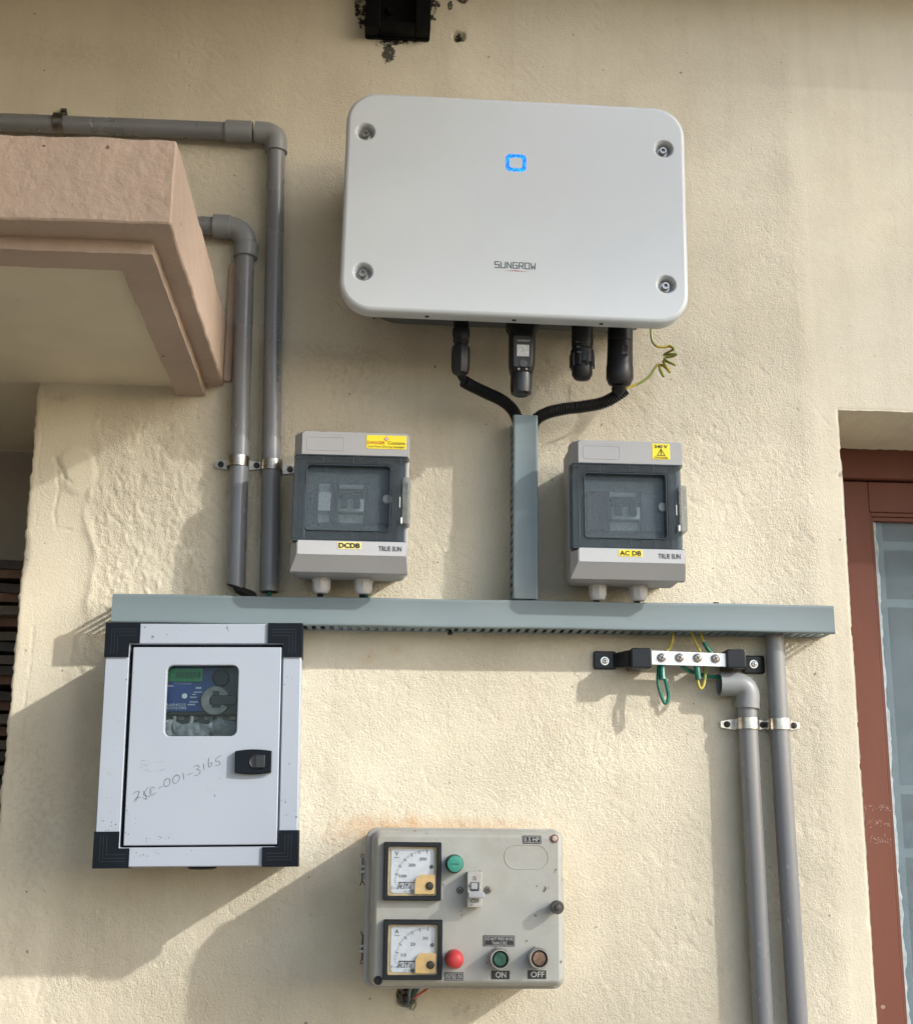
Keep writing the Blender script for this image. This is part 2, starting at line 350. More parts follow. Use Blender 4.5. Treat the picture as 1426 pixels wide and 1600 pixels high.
def wall():
    st = .0021
    seg = lambda a, b: list(np.linspace(a, b, max(2, int(round((b-a)/st))+1))[:-1])
    xs = np.array(seg(-.66, XL)+seg(XL, XR)+seg(XR, .90)+[.90])
    zs = np.array(seg(1.18, ZW)+seg(ZW, ZO)+seg(ZO, 2.86)+[2.86])
    X, Z = np.meshgrid(xs, zs); nz, nx = X.shape
    wob = vn(X, Z, 60, 60, 5)*.02+vn(X, Z, 14, 14, 6)*.05
    rough = .55*np.ones_like(X)
    rough += .45*sstep(-.40, -.37, X+wob)*sstep(-.16, -.24, X+wob)*sstep(1.55, 1.72, Z)*sstep(2.2, 2.05, Z)   # coarse strip by the pillar
    rough *= 1-.85*sstep(-.372, -.39, X+wob*.6)*sstep(1.55, 1.62, Z)                                      # smooth pillar band
    rough *= 1-.72*sstep(.60, .615, X+wob*.4)                                                                     # smooth band by the window
    rough *= 1-.35*sstep(2.15, 2.5, Z); rough *= .85+.9*vn(X, Z, 7, 5, 90)+.5*vn(X, Z, 22, 16, 91)
    h = np.zeros_like(X)
    h += rough*(.0003*vn(X, Z, 130, 80, 11, .6)+.0008*vn(X, Z, 220, 120, 12, .5)+.0009*vn(X, Z, 330, 250, 13))
    dents = vn(X, Z, 150, 62, 14, .75)                           # trowel nicks
    h -= rough*.0013*sstep(.26, .46, dents)+rough*.0012*sstep(.34, .46, vn(X, Z, 210, 90, 141, -.3))
    h += .0018*vn(X, Z, 9, 7, 15)+.0007*vn(X, Z, 26, 20, 16)*(.4+rough)+.004*vn(X, Z, 3, 2.2, 17)
    cr = .7*sstep(-.405, -.355, X+wob)*sstep(-.17, -.31, X+wob)*sstep(1.60, 1.75, Z)*sstep(2.12, 2.0, Z)
    h += cr*(.0008*np.abs(vn(X, Z, 95, 50, 18, .2))+.0013*sstep(.05, .25, vn(X, Z, 200, 85, 19, .2))+.0013*vn(X, Z, 330, 150, 119, .2)+.0010*sstep(.2, .35, vn(X, Z, 120, 48, 219, .35)))
    # ridge where the pillar's smooth band ends
    ridge = np.exp(-((X+.385+wob*.5)/.006)**2)*sstep(1.62, 1.72, Z)*sstep(2.06, 1.98, Z)
    h += ridge*(.0012+.004*vn(X, Z, 70, 40, 20))
    # patched plaster lump high on the pillar
    px, pz = W(118, 735); rr_ = np.sqrt(((X-px)/.022)**2+((Z-pz)/.03)**2)+.8*vn(X, Z, 40, 40, 21); h += .0022*sstep(1.15, .75, rr_)
    # cracks
    for (pts, w, dep) in (([(52,980),(46,1040),(42,1075),(36,1110),(33,1180)], .0016, .0022), ([(60,640),(66,680),(58,730),(64,770),(55,820)], .0016, .0014),
                          ([(88,720),(92,765),(84,800),(88,825),(110,828)], .0022, .003), ([(85,715),(100,745),(112,755)], .003, .0026),
                          ([(94,1010),(100,1100),(96,1150),(104,1200)], .0012, .001), ([(40,1112),(70,1118),(110,1108)], .001, .0008), ([(912,1262),(920,1280),(932,1300)], .0009, .0016), ([(700,128),(735,104),(760,84),(780,66)], .0007, .0009), ([(1262,620),(1290,660),(1300,668)], .0014, .0014), ([(860,690),(845,735),(842,780)], .0008, .0008), ([(470,1180),(488,1230),(480,1262)], .0009, .0012), ([(1075,655),(1060,668),(1058,680)], .0013, .0016)):
        dd = np.full_like(X, 9.)
        Q = [W(*q) for q in pts]
        for (ax, az), (bx, bz) in zip(Q, Q[1:]):
            vx, vz = bx-ax, bz-az; t = np.clip(((X-ax)*vx+(Z-az)*vz)/(vx*vx+vz*vz), 0, 1)
            dd = np.minimum(dd, np.hypot(X-ax-vx*t, Z-az-vz*t))
        h -= dep*.5*sstep(w*1.4, w*.3, dd+.004*np.abs(vn(X, Z, 110, 110, 23)))
    # drilled hole beside the bracket, another at the frame's top, and the hole the starter's wires leave by
    for (hx, hy, r, dep) in ((717,56,.0098,.02), (722,-4,.0095,.018), (634,1557,.013,.03), (1310,742,.003,.003), (1245,640,.0025,.002)):
        cx, cz = W(hx, hy); q = np.hypot(X-cx, Z-cz)+.003*vn(X, Z, 160, 160, 24)
        h -= dep*sstep(r, r*.72, q)
    # worn arrises
    e1 = np.where(Z < ZO+.001, np.abs(X-XL), 9.); e2 = np.where(Z < ZW+.001, np.abs(X-XR), 9.)
    e3 = np.where(X > XR-.001, np.abs(Z-ZW), 9.); e4 = np.where(X < XL+.001, np.abs(Z-ZO), 9.)
    chip = .004+.005*np.clip(vn(X, Z, 45, 45, 25)+.1, 0, 1)+.006*sstep(.32, .45, vn(X, Z, 30, 30, 27))
    for e, k in ((e1, .6), (e2, .45), (e3, .6), (e4, .5)):
        h -= k*.5*np.clip(chip-e, 0, 1)**2/chip
    Xd = X.copy(); Zd = Z.copy()
    ed = (np.abs(X-XL) < 1e-6) & (Z < ZO+1e-6); Xd[ed] += (.0035*vn(X, Z, 50, 60, 31)+.003*vn(X, Z, 200, 170, 32)+.0025*vn(X, Z, 9, 11, 33))[ed]
    ed2 = (np.abs(X-XR) < 1e-6) & (Z < ZW+1e-6); c2 = vn(X, Z, 50, 55, 34)
    Xd[ed2] += (.0014*vn(X, Z, 160, 160, 35)-.010*sstep(.34, .47, c2))[ed2]
    ed3 = (np.abs(Z-ZW) < 1e-6) & (X > XR-1e-6); Zd[ed3] += (.0012*vn(X, Z, 120, 120, 36))[ed3]
    V = np.stack([Xd, -h, Zd], -1).reshape(-1, 3)
    i = np.arange(nz-1)[:, None]*nx+np.arange(nx-1)[None, :]
    cx = .5*(X[:-1, :-1]+X[1:, 1:]); cz = .5*(Z[:-1, :-1]+Z[1:, 1:])
    keep = ~(((cx < XL) & (cz < ZO)) | ((cx > XR) & (cz < ZW)))
    q = i[keep]; Fc = np.stack([q, q+1, q+1+nx, q+nx], -1)
    # returns: strips running back from the opening edges, and plain sheets beyond the detailed area
    V = list(map(tuple, V)); F2 = [tuple(f) for f in Fc.tolist()]
    ixl = int(np.argmin(abs(xs-XL))); ixr = int(np.argmin(abs(xs-XR))); izo = int(np.argmin(abs(zs-ZO))); izw = int(np.argmin(abs(zs-ZW)))
    def back(idx, y):
        b = len(V)
        for k in idx: V.append((V[k][0], y, V[k][2]))
        for a in range(len(idx)-1): F2.append((idx[a], idx[a+1], b+a+1, b+a))
    back([a*nx+ixl for a in range(izo+1)], .35); back([izo*nx+a for a in range(ixl+1)], .35)
    back([a*nx+ixr for a in range(izw+1)], .19); back([izw*nx+a for a in range(ixr, nx)], .19)
    def sheet(x0, x1, z0, z1, y=0.0):
        b = len(V); V.extend([(x0,y,z0),(x1,y,z0),(x1,y,z1),(x0,y,z1)]); F2.append((b, b+1, b+2, b+3))
    sheet(-4, -.66, ZO, 2.86); sheet(-4, 4, 2.86, 3.6); sheet(.90, 4, ZW, 2.86); sheet(XL, XR, 0, 1.18)
    b = len(V); V.extend([(-4,0,ZO),(-4,.35,ZO),(-.66,.35,ZO),(-.66,0,ZO)]); F2.append((b, b+1, b+2, b+3))
    b = len(V); V.extend([(XL,0,0),(XL,.35,0),(XL,.35,1.18),(XL,0,1.18)]); F2.append((b, b+1, b+2, b+3))
    b = len(V); V.extend([(XR,0,0),(XR,.19,0),(XR,.19,1.18),(XR,0,1.18)]); F2.append((b, b+1, b+2, b+3))
    b = len(V); V.extend([(4,0,ZW),(4,.19,ZW),(.9,.19,ZW),(.9,0,ZW)]); F2.append((b, b+1, b+2, b+3))
    me = bpy.data.meshes.new('wall')
    A = np.array(V, dtype=np.float32); FF = np.array(F2, dtype=np.int32)
    me.vertices.add(len(A)); me.vertices.foreach_set('co', A.ravel())
    me.loops.add(FF.size); me.loops.foreach_set('vertex_index', FF.ravel())
    me.polygons.add(len(FF)); me.polygons.foreach_set('loop_start', np.arange(len(FF), dtype=np.int32)*4)
    me.polygons.foreach_set('loop_total', np.full(len(FF), 4, dtype=np.int32))
    sm = np.ones(len(FF), dtype=bool); sm[len(Fc):] = False; me.polygons.foreach_set('use_smooth', sm)
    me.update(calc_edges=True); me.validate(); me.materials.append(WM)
    o = bpy.data.objects.new('wall', me); COL.objects.link(o); o.parent = house
wall()
# porch: back wall behind the pillar's edge
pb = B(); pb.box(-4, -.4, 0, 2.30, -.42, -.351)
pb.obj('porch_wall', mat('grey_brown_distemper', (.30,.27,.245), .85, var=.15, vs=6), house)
# pinkish concrete sunshade with a drip mould
PINK = mat('pink_oxide_paint', (.48,.37,.295), .75, var=.07, vs=9, dust=.45, dustcol=(.36,.25,.185), bump=.0022, bs=85, specks=(75,.74,(.16,.10,.07)))
def sunshade():
    x1 = -.2175
    def slab():
        b = B(); n = 90; m_ = 36
        rs = np.random.RandomState(9)
        # front face profile swept along x with an uneven arris, then the right-hand return
        def prof(d_off, seed):
            return None
        b.box(-4, x1, 2.106, 2.200, 0, .5); return b
    b = bmesh.new(); bmesh.ops.create_cube(b, size=1)
    for v in b.verts:
        v.co = Vector((x1 if v.co.x > 0 else -1.7, -.5 if v.co.y < 0 else 0, 2.201 if v.co.z > 0 else 2.106))
    bmesh.ops.bevel(b, geom=[e for e in b.edges if abs(e.verts[0].co.z-e.verts[1].co.z) < .01 or True], offset=.0018, segments=1, affect='EDGES')
    bmesh.ops.subdivide_edges(b, edges=[e for e in b.edges if e.calc_length() > .3], cuts=90, use_grid_fill=True)
    bmesh.ops.subdivide_edges(b, edges=[e for e in b.edges if .05 < e.calc_length() < .2], cuts=14, use_grid_fill=True)
    P = np.array([v.co[:] for v in b.verts])
    nn = (.0075*vn(P[:, 0]+P[:, 1]*.7, P[:, 2]-P[:, 1]*.3, 14, 16, 41)+.0035*vn(P[:, 0]-P[:, 1]*.6, P[:, 2]+P[:, 1]*.4, 60, 70, 42))
    mz = .0045*vn(P[:, 0]*1.+5, P[:, 1], 55, 55, 43)+.003*vn(P[:, 0]+3, P[:, 1], 140, 140, 47)
    for v, a, c in zip(b.verts, nn, mz):
        if v.co.y < -.485 and (v.co.z > 2.193 or v.co.z < 2.112): v.co.y += .004*max(0, float(vn(np.array([v.co.x*1.+9]), np.array([v.co.z*9]), 55, 1, 48)[0])+.05)
        if v.co.y < -.02: v.co.y -= a*.5; v.co.x += a*.35 if v.co.x > x1-.02 else 0; v.co.z += c*.35
    me = bpy.data.meshes.new('sunshade'); b.to_mesh(me); b.free(); me.materials.append(PINK)
    for p in me.polygons: p.use_smooth = True
    me.set_sharp_from_angle(angle=math.radians(28))
    o = bpy.data.objects.new('sunshade', me); COL.objects.link(o); o.parent = house
    # drip mould: L running along the front and down the right side
    def rough_prism(poly, z0, z1, name, m):
        # outline polygon in (x,d), slightly wandering edges
        pts = []
        for (a, c) in zip(poly, poly[1:]+poly[:1]):
            L_ = math.hypot(c[0]-a[0], c[1]-a[1]); k = max(1, int(L_/.012))
            for i in range(k): pts.append((a[0]+(c[0]-a[0])*i/k, a[1]+(c[1]-a[1])*i/k))
        A = np.array(pts); w = .0018*vn(A[:, 0]+A[:, 1], A[:, 1], 60, 60, 44)
        pts = [(x+a, max(0, d+a)) for (x, d), a in zip(pts, w)]
        q = B(); zz = .0016*vn(A[:, 0], A[:, 1], 60, 60, 45)
        q.loft([[(x, d, z1) for x, d in pts], [(x, d, z0+.0015+c) for (x, d), c in zip(pts, zz)], [(x*1, d, z0+c) for (x, d), c in zip(pts, zz)]], True, True)
        return q.obj(name, m, o, sharp=40)
    xi0, xi1, d0, d1 = -.2810, -.2415, .4135, .4570
    rough_prism([(-1.69, d1), (xi1, d1), (xi1, 0), (xi0, 0), (xi0, d0), (-1.69, d0)], 2.0915, 2.108, 'drip_mould', PINK)
    s = B(); s.box(-1.69, xi0-.0005, 2.1035, 2.107, .001, d0-.0005)
    s.obj('soffit', mat('cream_soffit_paint', (.72,.65,.50), .8, var=.06, vs=8, dust=.12, specks=(60,.78,(.2,.15,.1)), bump=.0005, bs=60), o)
    f = B(); f.bevbox(-.2172, -.2055, 2.112, 2.288, -.002, .009, .003, .002); f.obj('plaster_fillet', PINK, o)
sunshade()
# eave slab over the wall; its deep left part is added to block skylight
e = B(); e.box(.25, 4, 2.80, 2.92, -.1, .20); e.box(-4, .2495, 2.80, 2.92, -.1, 2.3); e.obj('eave', mat('eave_paint', (.27,.20,.12), .8, var=.08), house)
# unseen dark wall added further left to block skylight
e = B(); e.box(-2.3, -2.15, 0, 3.4, 0.001, 3.2); e.obj('sky_block_wall', mat('sky_block_paint', (.12,.10,.065), .85, var=.08), house)

# window in its reveal
BR = mat('brown_oxide_wood_paint', (.135,.050,.034), .55, var=.09, vs=12, dust=.25, dustcol=(.16,.075,.055), spec=.2, stretch=(1,1,.2), bump=.00025, bs=120)
def window():
    f = B(); f.bevbox(.60, 1.60, 2.0515, 2.1010, -.26, -.186, .002, .002); f.bevbox(.60, .700, .2, 2.0512, -.26, -.187, .002, .002)
    fr = f.obj('window', BR, house)
    s = B(); s.bevbox(.7005, .7625, .2, 2.0480, -.235, -.1935, .0015, .001); s.bevbox(.7630, 1.5, 2.000, 2.0480, -.235, -.1937, .0015, .001)
    s.obj('sash', BR, fr)
    b = B()
    for i, (w, dd) in enumerate(((.0035, -.197), (.0035, -.2005))):
        b.bevbox(.7632+i*.0036, .7632+i*.0036+w, .2, 2.0000-i*.0065, -.235, dd, .001, .0008)
        b.bevbox(.7632+i*.0036+.0036, 1.5, 1.9936-i*.0065, 1.9997-i*.0065, -.235, dd-.0003, .001, .0008)
    b.obj('beading', BR, fr)
    # frosted pane: scattering glass with dark wandering streaks
    m = bpy.data.materials.new('streaked_frosted_glass'); m.use_nodes = True; t = m.node_tree; p = t.nodes['Principled BSDF']
    co = coords(t, (1, 1, .45)); co1 = coords(t)
    wv = N(t, 'ShaderNodeTexVoronoi', feature='DISTANCE_TO_EDGE'); wv.inputs['Scale'].default_value = 34; wv.inputs['Randomness'].default_value = 1
    dn = N(t, 'ShaderNodeTexNoise'); dn.inputs['Scale'].default_value = 40; L(t, co, dn.inputs['Vector'])
    ad = N(t, 'ShaderNodeMix', data_type='VECTOR'); ad.inputs[0].default_value = .05; L(t, co, ad.inputs[4]); L(t, dn.outputs['Color'], ad.inputs[5])
    L(t, ad.outputs[1], wv.inputs['Vector'])
    line = ramp(t, wv.outputs[0], .035, .0); gate = ramp(t, noise(t, co, 22, 3), .47, .56)
    base = mixc(t, ramp(t, noise(t, co1, 14, 5), .3, .7), (.125,.15,.17), (.18,.205,.225))
    c = mixc(t, math2(t, 'MULTIPLY', math2(t, 'MULTIPLY', line, gate), .8), base, (.035,.05,.06))
    L(t, c, p.inputs['Base Color']); p.inputs['Roughness'].default_value = .35
    rf = N(t, 'ShaderNodeBsdfTransparent'); rf.inputs['Color'].default_value = (.85,.93,.96,1)
    mx = N(t, 'ShaderNodeMixShader'); mx.inputs[0].default_value = .40
    L(t, rf.outputs[0], mx.inputs[1]); L(t, p.outputs[0], mx.inputs[2]); L(t, mx.outputs[0], t.nodes['Material Output'].inputs[0])
    g = B(); g.box(.7665, 1.5, .2, 1.994, -.212, -.2085); g.obj('pane', m, fr)
    # white putty smeared along the pane's edge
    q = B(); A = []
    zs = np.arange(.2, 1.99, .006); n1 = vn(zs, zs*0, 35, 1, 51); n2 = vn(zs, zs*0, 130, 1, 52)
    R1 = [(.7702, -.2082, z) for z in zs]
    for i in range(len(zs)-1):
        w0 = .0065+.004*n1[i]+.003*n2[i]; w1 = .0065+.004*n1[i+1]+.003*n2[i+1]
        k = len(q.v); q.v += [(.770, .2065, zs[i]), (.770+w0, .2083, zs[i]), (.770+w1, .2083, zs[i+1]), (.770, .2065, zs[i+1])]; q.f.append((k, k+1, k+2, k+3))
    q.obj('putty', mat('pale_putty', (.27,.32,.34), .6, var=.25, vs=90, bump=.001, bs=160), fr, recalc=False)
    gr = mat('white_grille_paint', (.80,.83,.84), .5)
    for py in (853, 943, 1040, 1140, 1234, 1333, 1430, 1530):
        z = W(1400, py, -.215)[1]
        if py in (1040, 1140, 1430, 1530): continue
        h = B(); h.box(.77, 1.5, z-.0065, z+.0065, -.222, -.2135); h.obj('grille_bar', gr, fr)
    h = B(); h.box(.7745, .7885, .2, 1.99, -.2218, -.2133); h.obj('grille_bar', gr, fr)
    h = B(); h.box(.5, 1.6, .1, 2.1, -.262, -.255); h.obj('curtain', mat('blue_grey_curtain', (.40,.46,.50), .9), fr)
    # scuffed white scratches and paint drip on the stile
    sc_ = B(); rs = random.Random(4)
    for py in (1262, 1286, 1312):
        for k in range(70):
            a = rs.uniform(1350, 1391); y = py+rs.gauss(0, 3.2)+.08*(a-1370); x0, z0 = W(a, y, -.193)
            if rs.random() < abs(a-1372)/40: continue
            sc_.stroke([(x0, z0), (x0+rs.uniform(.0003, .0022), z0+rs.uniform(-.0008, .0008))], rs.uniform(.0002, .0011), -.1931)
    x0, z0 = W(1379, 1574, -.193); sc_.quad([(x0+.0035*math.cos(a), z0+.0028*math.sin(a)) for a in np.linspace(0, 2*PI, 9)[:-1]], -.1931)
    sc_.obj('paint_scuff', mat('chalky_scuff', (.30,.19,.17), .8, var=.3, vs=200), fr, recalc=False, kind='stuff')
window()

# clay tiles stacked in the porch
def tiles():
    root = bpy.data.objects.new('tile_stack', None); COL.objects.link(root); root.location = (-.56, .25, 0)
    tag(root, 'dark stack of weathered clay roof tiles behind the wall edge at far left', 'tile stack')
    ms = [mat('clay_tile_%s' % n, c, .9, var=.35, vs=40, dust=.5, dustcol=(.02,.02,.02), bump=.002, bs=60) for n, c in (('brown', (.15,.085,.06)), ('dark', (.05,.045,.042)), ('grey', (.12,.10,.08)))]
    protos = []
    for s in range(3):
        b = bmesh.new(); bmesh.ops.create_cube(b, size=1)
        bmesh.ops.subdivide_edges(b, edges=b.edges[:], cuts=5, use_grid_fill=True)
        rs = np.random.RandomState(s)
        for v in b.verts:
            v.co.x *= .26; v.co.y *= .17; v.co.z *= .0125; k = vn(np.array([v.co.x*1.+s]), np.array([v.co.y]), 30, 30, 60+s)[0]
            v.co.z += .008*k; v.co.y += .012*k
        me = bpy.data.meshes.new('tile'); b.to_mesh(me); b.free(); me.materials.append(ms[s]); protos.append(me)
    z = .0; k = 0
    while z < 1.885:
        o = bpy.data.objects.new('tile', protos[(k*7+k//3) % 3]); COL.objects.link(o); o.parent = root
        o.location = (random.uniform(-.012, .012), random.uniform(-.012, .012), z+.007); o.rotation_euler = (random.uniform(-.02, .02), random.uniform(-.03, .03), random.uniform(-.06, .06))
        z += .0172; k += 1
tiles()

# ------------------------------------------------------------------ steel bracket at the top
x0, z0 = W(570, 62); x1, z1 = W(671, 66)
t = T('steel_bracket', 'black painted steel channel bracket fixed high on the wall above the white inverter', 'bracket', (x0+x1)/2, z1)
bp = mat('thick_black_paint', (.004,.004,.0045), .5, var=.4, vs=60, bump=.0006, bs=120, spec=.12)
w = x1-x0
b = B(); b.bevbox(-w/2, w/2, 0, .17, .001, .006, .003, .001); bk = b.obj('back_plate', bp, t.o)
b = B(); b.bevbox(-w/2, -w/2+.022, .002, .17, .006, .03, .002, .001); b.obj('flange', bp, t.o)
b = B(); b.bevbox(w/2-.022, w/2, .002, .17, .006, .03, .002, .001); b.obj('flange', bp, t.o)
b = B(); b.bevbox(-w/2+.0225, w/2-.0225, .002, .014, .006, .028, .002, .001); b.obj('bottom_lip', bp, t.o)
b = B(); b.lathe((-.012, .006, .045), (0,1,0), [(.007,0),(.007,.004),(.004,.007)], 6); b.obj('bolt', bp, t.o)

# ------------------------------------------------------------------ pipes
RP = .0128
def pipe_pts(px, d): return [(W(*q, d)[0], d, W(*q, d)[1]) for q in px]
def elbow(b, a, c, e, r, rad=.02, n=14):
    """quarter bend from point a through corner c to e"""
    a, c, e = map(Vector, (a, c, e)); u = (a-c).normalized(); w = (e-c).normalized()
    p0 = c+u*rad; p1 = c+w*rad; pts = [a, p0]
    for i in range(1, 8):
        t_ = i/8; pts.append((p0*(1-t_)**2+c*2*t_*(1-t_)+p1*t_*t_))
    pts += [p1, e]; b.tube(pts, r, n+6)
dP = .019
def hollow(b, a, c, r, cut=0.):
    """open pipe from a to c, with wall thickness and a slanting cut at c"""
    a, c = Vector(a), Vector(c); t_ = (c-a).normalized(); u = Vector((1,0,0)); u = (u-t_*u.dot(t_)).normalized(); w = t_.cross(u); n = 20
    def rg(p, rr, sl): return [tuple(p+(u*math.cos(2*PI*k/n)+w*math.sin(2*PI*k/n))*rr+t_*sl*math.cos(2*PI*k/n)) for k in range(n)]
    b.loft([rg(a, r, 0), rg(c, r, cut), rg(c, r*.86, cut), rg(a, r*.86, 0)], False, False)
# long run: along the top, down beside the distribution box
A0 = W(-260, 178, dP); 
t = T('conduit_pipe', 'long grey conduit pipe running along the top left then down beside the left box', 'pipe', *W(432, 215, dP))
cor = t.p3(432, 209, dP)
b = B(); b.tube([t.p3(-700, 158, dP), t.p3(0, 190.5, dP), t.p3(358, 204.5, dP)], RP, 20); b.obj('pipe', pvc(), t.o)
b = B(); b.lathe(t.p3(352, 204, dP), tuple(Vector(t.p3(397, 206, dP))-Vector(t.p3(352, 204, dP))), [(RP,0),(RP+.0028,.0008),(RP+.0028,.038),(RP+.001,.0392)], 24); b.obj('coupling', pvc_fit(), t.o)
b = B(); elbow(b, t.p3(398.5, 206, dP), cor, t.p3(431.5, 238, dP), RP+.0030, .017); b.obj('elbow', pvc_fit(), t.o)
b = B(); hollow(b, t.p3(431, 232, dP), t.p3(420.5, 925, dP), RP); b.obj('pipe', pvc(), t.o)
# printed line down the pipe
def pipe_print(t, body, top, bot, side=.0085):
    a = Vector(t.p3(*top, dP)); c = Vector(t.p3(*bot, dP)); ln = (c-a).length
    o = text(body, 0, ln, -.0022, .0022, 0, mat('faded_green_ink', (.06,.09,.08), .6), t.o, 'pipe_print', bold=.01)
    me = o.data; co = np.empty(len(me.vertices)*3, dtype=np.float32); me.vertices.foreach_get('co', co); co = co.reshape(-1, 3)
    out = np.empty_like(co); s = 1-co[:, 0]/ln
    ang = side/RP+co[:, 2]/RP
    out[:, 0] = a.x+(c.x-a.x)*s+np.sin(ang)*(RP+.0002)
    out[:, 1] = -(dP+np.cos(ang)*(RP+.0002)); out[:, 2] = a.z+(c.z-a.z)*s
    me.vertices.foreach_set('co', out.ravel()); me.update()
pipe_print(t, 'ISI 25MM  PREMIUM RIGID PVC CONDUIT PIPE HEAVY DUTY', (427.5, 400), (426, 600))
# short run out of the sunshade
t = T('conduit_pipe', 'short grey conduit pipe bending down from behind the pinkish sunshade', 'pipe', *W(384, 354, dP))
b = B(); b.tube([t.p3(180, 346, dP), t.p3(338, 353, dP)], RP, 20); b.obj('pipe', pvc(), t.o)
b = B(); elbow(b, t.p3(333, 353, dP), t.p3(385, 354.5, dP), t.p3(383.5, 400, dP), RP+.0028, .032)
b.lathe(t.p3(333, 353, dP), (1,0,-.02), [(RP,0),(RP+.0042,.0006),(RP+.0042,.024),(RP+.002,.026)], 22)
b.lathe(t.p3(383.5, 403, dP), (.01,0,1), [(RP,0),(RP+.0042,.0006),(RP+.0042,.02),(RP+.002,.022)], 22)
b.obj('elbow', pvc_fit(), t.o)
b = B(); hollow(b, t.p3(383.5, 395, dP), t.p3(368, 917, dP), RP, .0035); b.obj('pipe', pvc(), t.o)
# right-hand pair
t = T('conduit_pipe', 'grey conduit pipe with an open elbow on top under the earthing bar', 'pipe', *W(1167, 1110, dP))
b = B(); el = [t.p3(1130, 1069, dP), t.p3(1168, 1070, dP), t.p3(1167, 1107, dP)]
elbow(b, el[0], el[1], el[2], RP+.0032, .018); bb = B()
n = 22; rg = lambda x, r: [(x, dP+math.cos(2*PI*k/n)*r, el[0][2]+math.sin(2*PI*k/n)*r) for k in range(n)]
b.loft([rg(el[0][0]+.012, RP+.0032), rg(el[0][0]-.006, RP+.0036), rg(el[0][0]-.006, RP+.0012), rg(el[0][0]+.010, RP+.001)], False, False)
b.obj('elbow', pvc_fit(), t.o)
b = B(); b.loft([rg(el[0][0]-.0005, RP+.0008), rg(el[0][0]-.0003, .0001)], False, True); b.obj('dark_bore', black_pl(), t.o)
xb = W(1192, 1600, dP)
b = B(); b.tube([t.p3(1166.5, 1095, dP), t.p3(1168.5, 1142, dP), t.p3(1192, 1600, dP), (t.p3(1192, 1600, dP)[0]+.002, dP, -1.2)], RP, 20); b.obj('pipe', pvc(), t.o)
t = T('conduit_pipe', 'grey conduit pipe dropping from the right end of the long trunking', 'pipe', *W(1210, 1000, dP))
b = B(); b.tube([t.p3(1209, 990, dP), t.p3(1217, 1142, dP), t.p3(1246, 1600, dP), (t.p3(1246, 1600, dP)[0]+.002, dP, -1.2)], RP, 20); b.obj('pipe', pvc(), t.o)

CL = mat('zinc_strap', (.58,.55,.50), .3, 1., var=.25, vs=90)
CLD = mat('dull_dark_strap', (.16,.15,.13), .4, .9, var=.3, vs=90)
def clamp(px, py, label, tabs='LR', m=None, dd=0., horizontal=False, group=None, pw=None):
    t = T('pipe_clamp', label, 'pipe clamp', *W(px, py, dP), rot=(PI/2 if horizontal else -.0), group=group)
    r = RP+.0010; hw = .0072; b = B(); n = 16
    pts = [(-r-.019, .003+dd)] if 'L' in tabs else [(-r-.003, .003+dd)]
    pts += [(-r, .003+dd)]
    for k in range(n+1):
        a = PI*(1-k/n); pts.append((r*math.cos(a), dP+r*math.sin(a)))
    pts += [(r, .003+dd), (r+.019, .003+dd)] if 'R' in tabs else [(r, .003+dd), (r+.003, .003+dd)]
    th = .0011
    def off(i):
        a = Vector(pts[max(i-1, 0)]); c = Vector(pts[min(i+1, len(pts)-1)]); q = (c-a).normalized(); return Vector((-q.y, q.x))
    rings = []
    for i, q in enumerate(pts):
        o = off(i); x, d = q; xo, do = x+o.x*th, d+o.y*th
        h = hw if 0 < i < len(pts)-1 else hw*.55
        rings.append([(x, d, -h), (x, d, h), (xo, do, h), (xo, do, -h)])
    b.loft(rings); b.obj('strap', m or CL, t.o)
    for s in ([-1] if 'L' in tabs else [])+([1] if 'R' in tabs else []):
        phillips(s*(r+.0105), 0, .0042+dd, .0042, t.o, m=mat('black_screw', (.05,.045,.04), .4, .8, var=.3))
    return t
clamp(371.5, 722, 'steel clamp on the shorter conduit pipe left of the left distribution box', 'LR', mat('warm_dull_strap', (.34,.32,.28), .32, 1., var=.3, vs=90), .001)
clamp(424, 728, 'steel clamp on the longer conduit pipe touching the left distribution box', 'R', mat('warm_dull_strap', (.34,.32,.28), .32, 1., var=.3, vs=90))
clamp(1168, 1131, 'bright steel clamp just below the open grey elbow', 'LR', CL, .001)
clamp(1217, 1132, 'bright steel clamp on the rightmost conduit pipe', 'R', CL)
t = clamp(93, 192, 'dark steel clamp on the conduit pipe above the sunshade', 'R', CLD, horizontal=True)

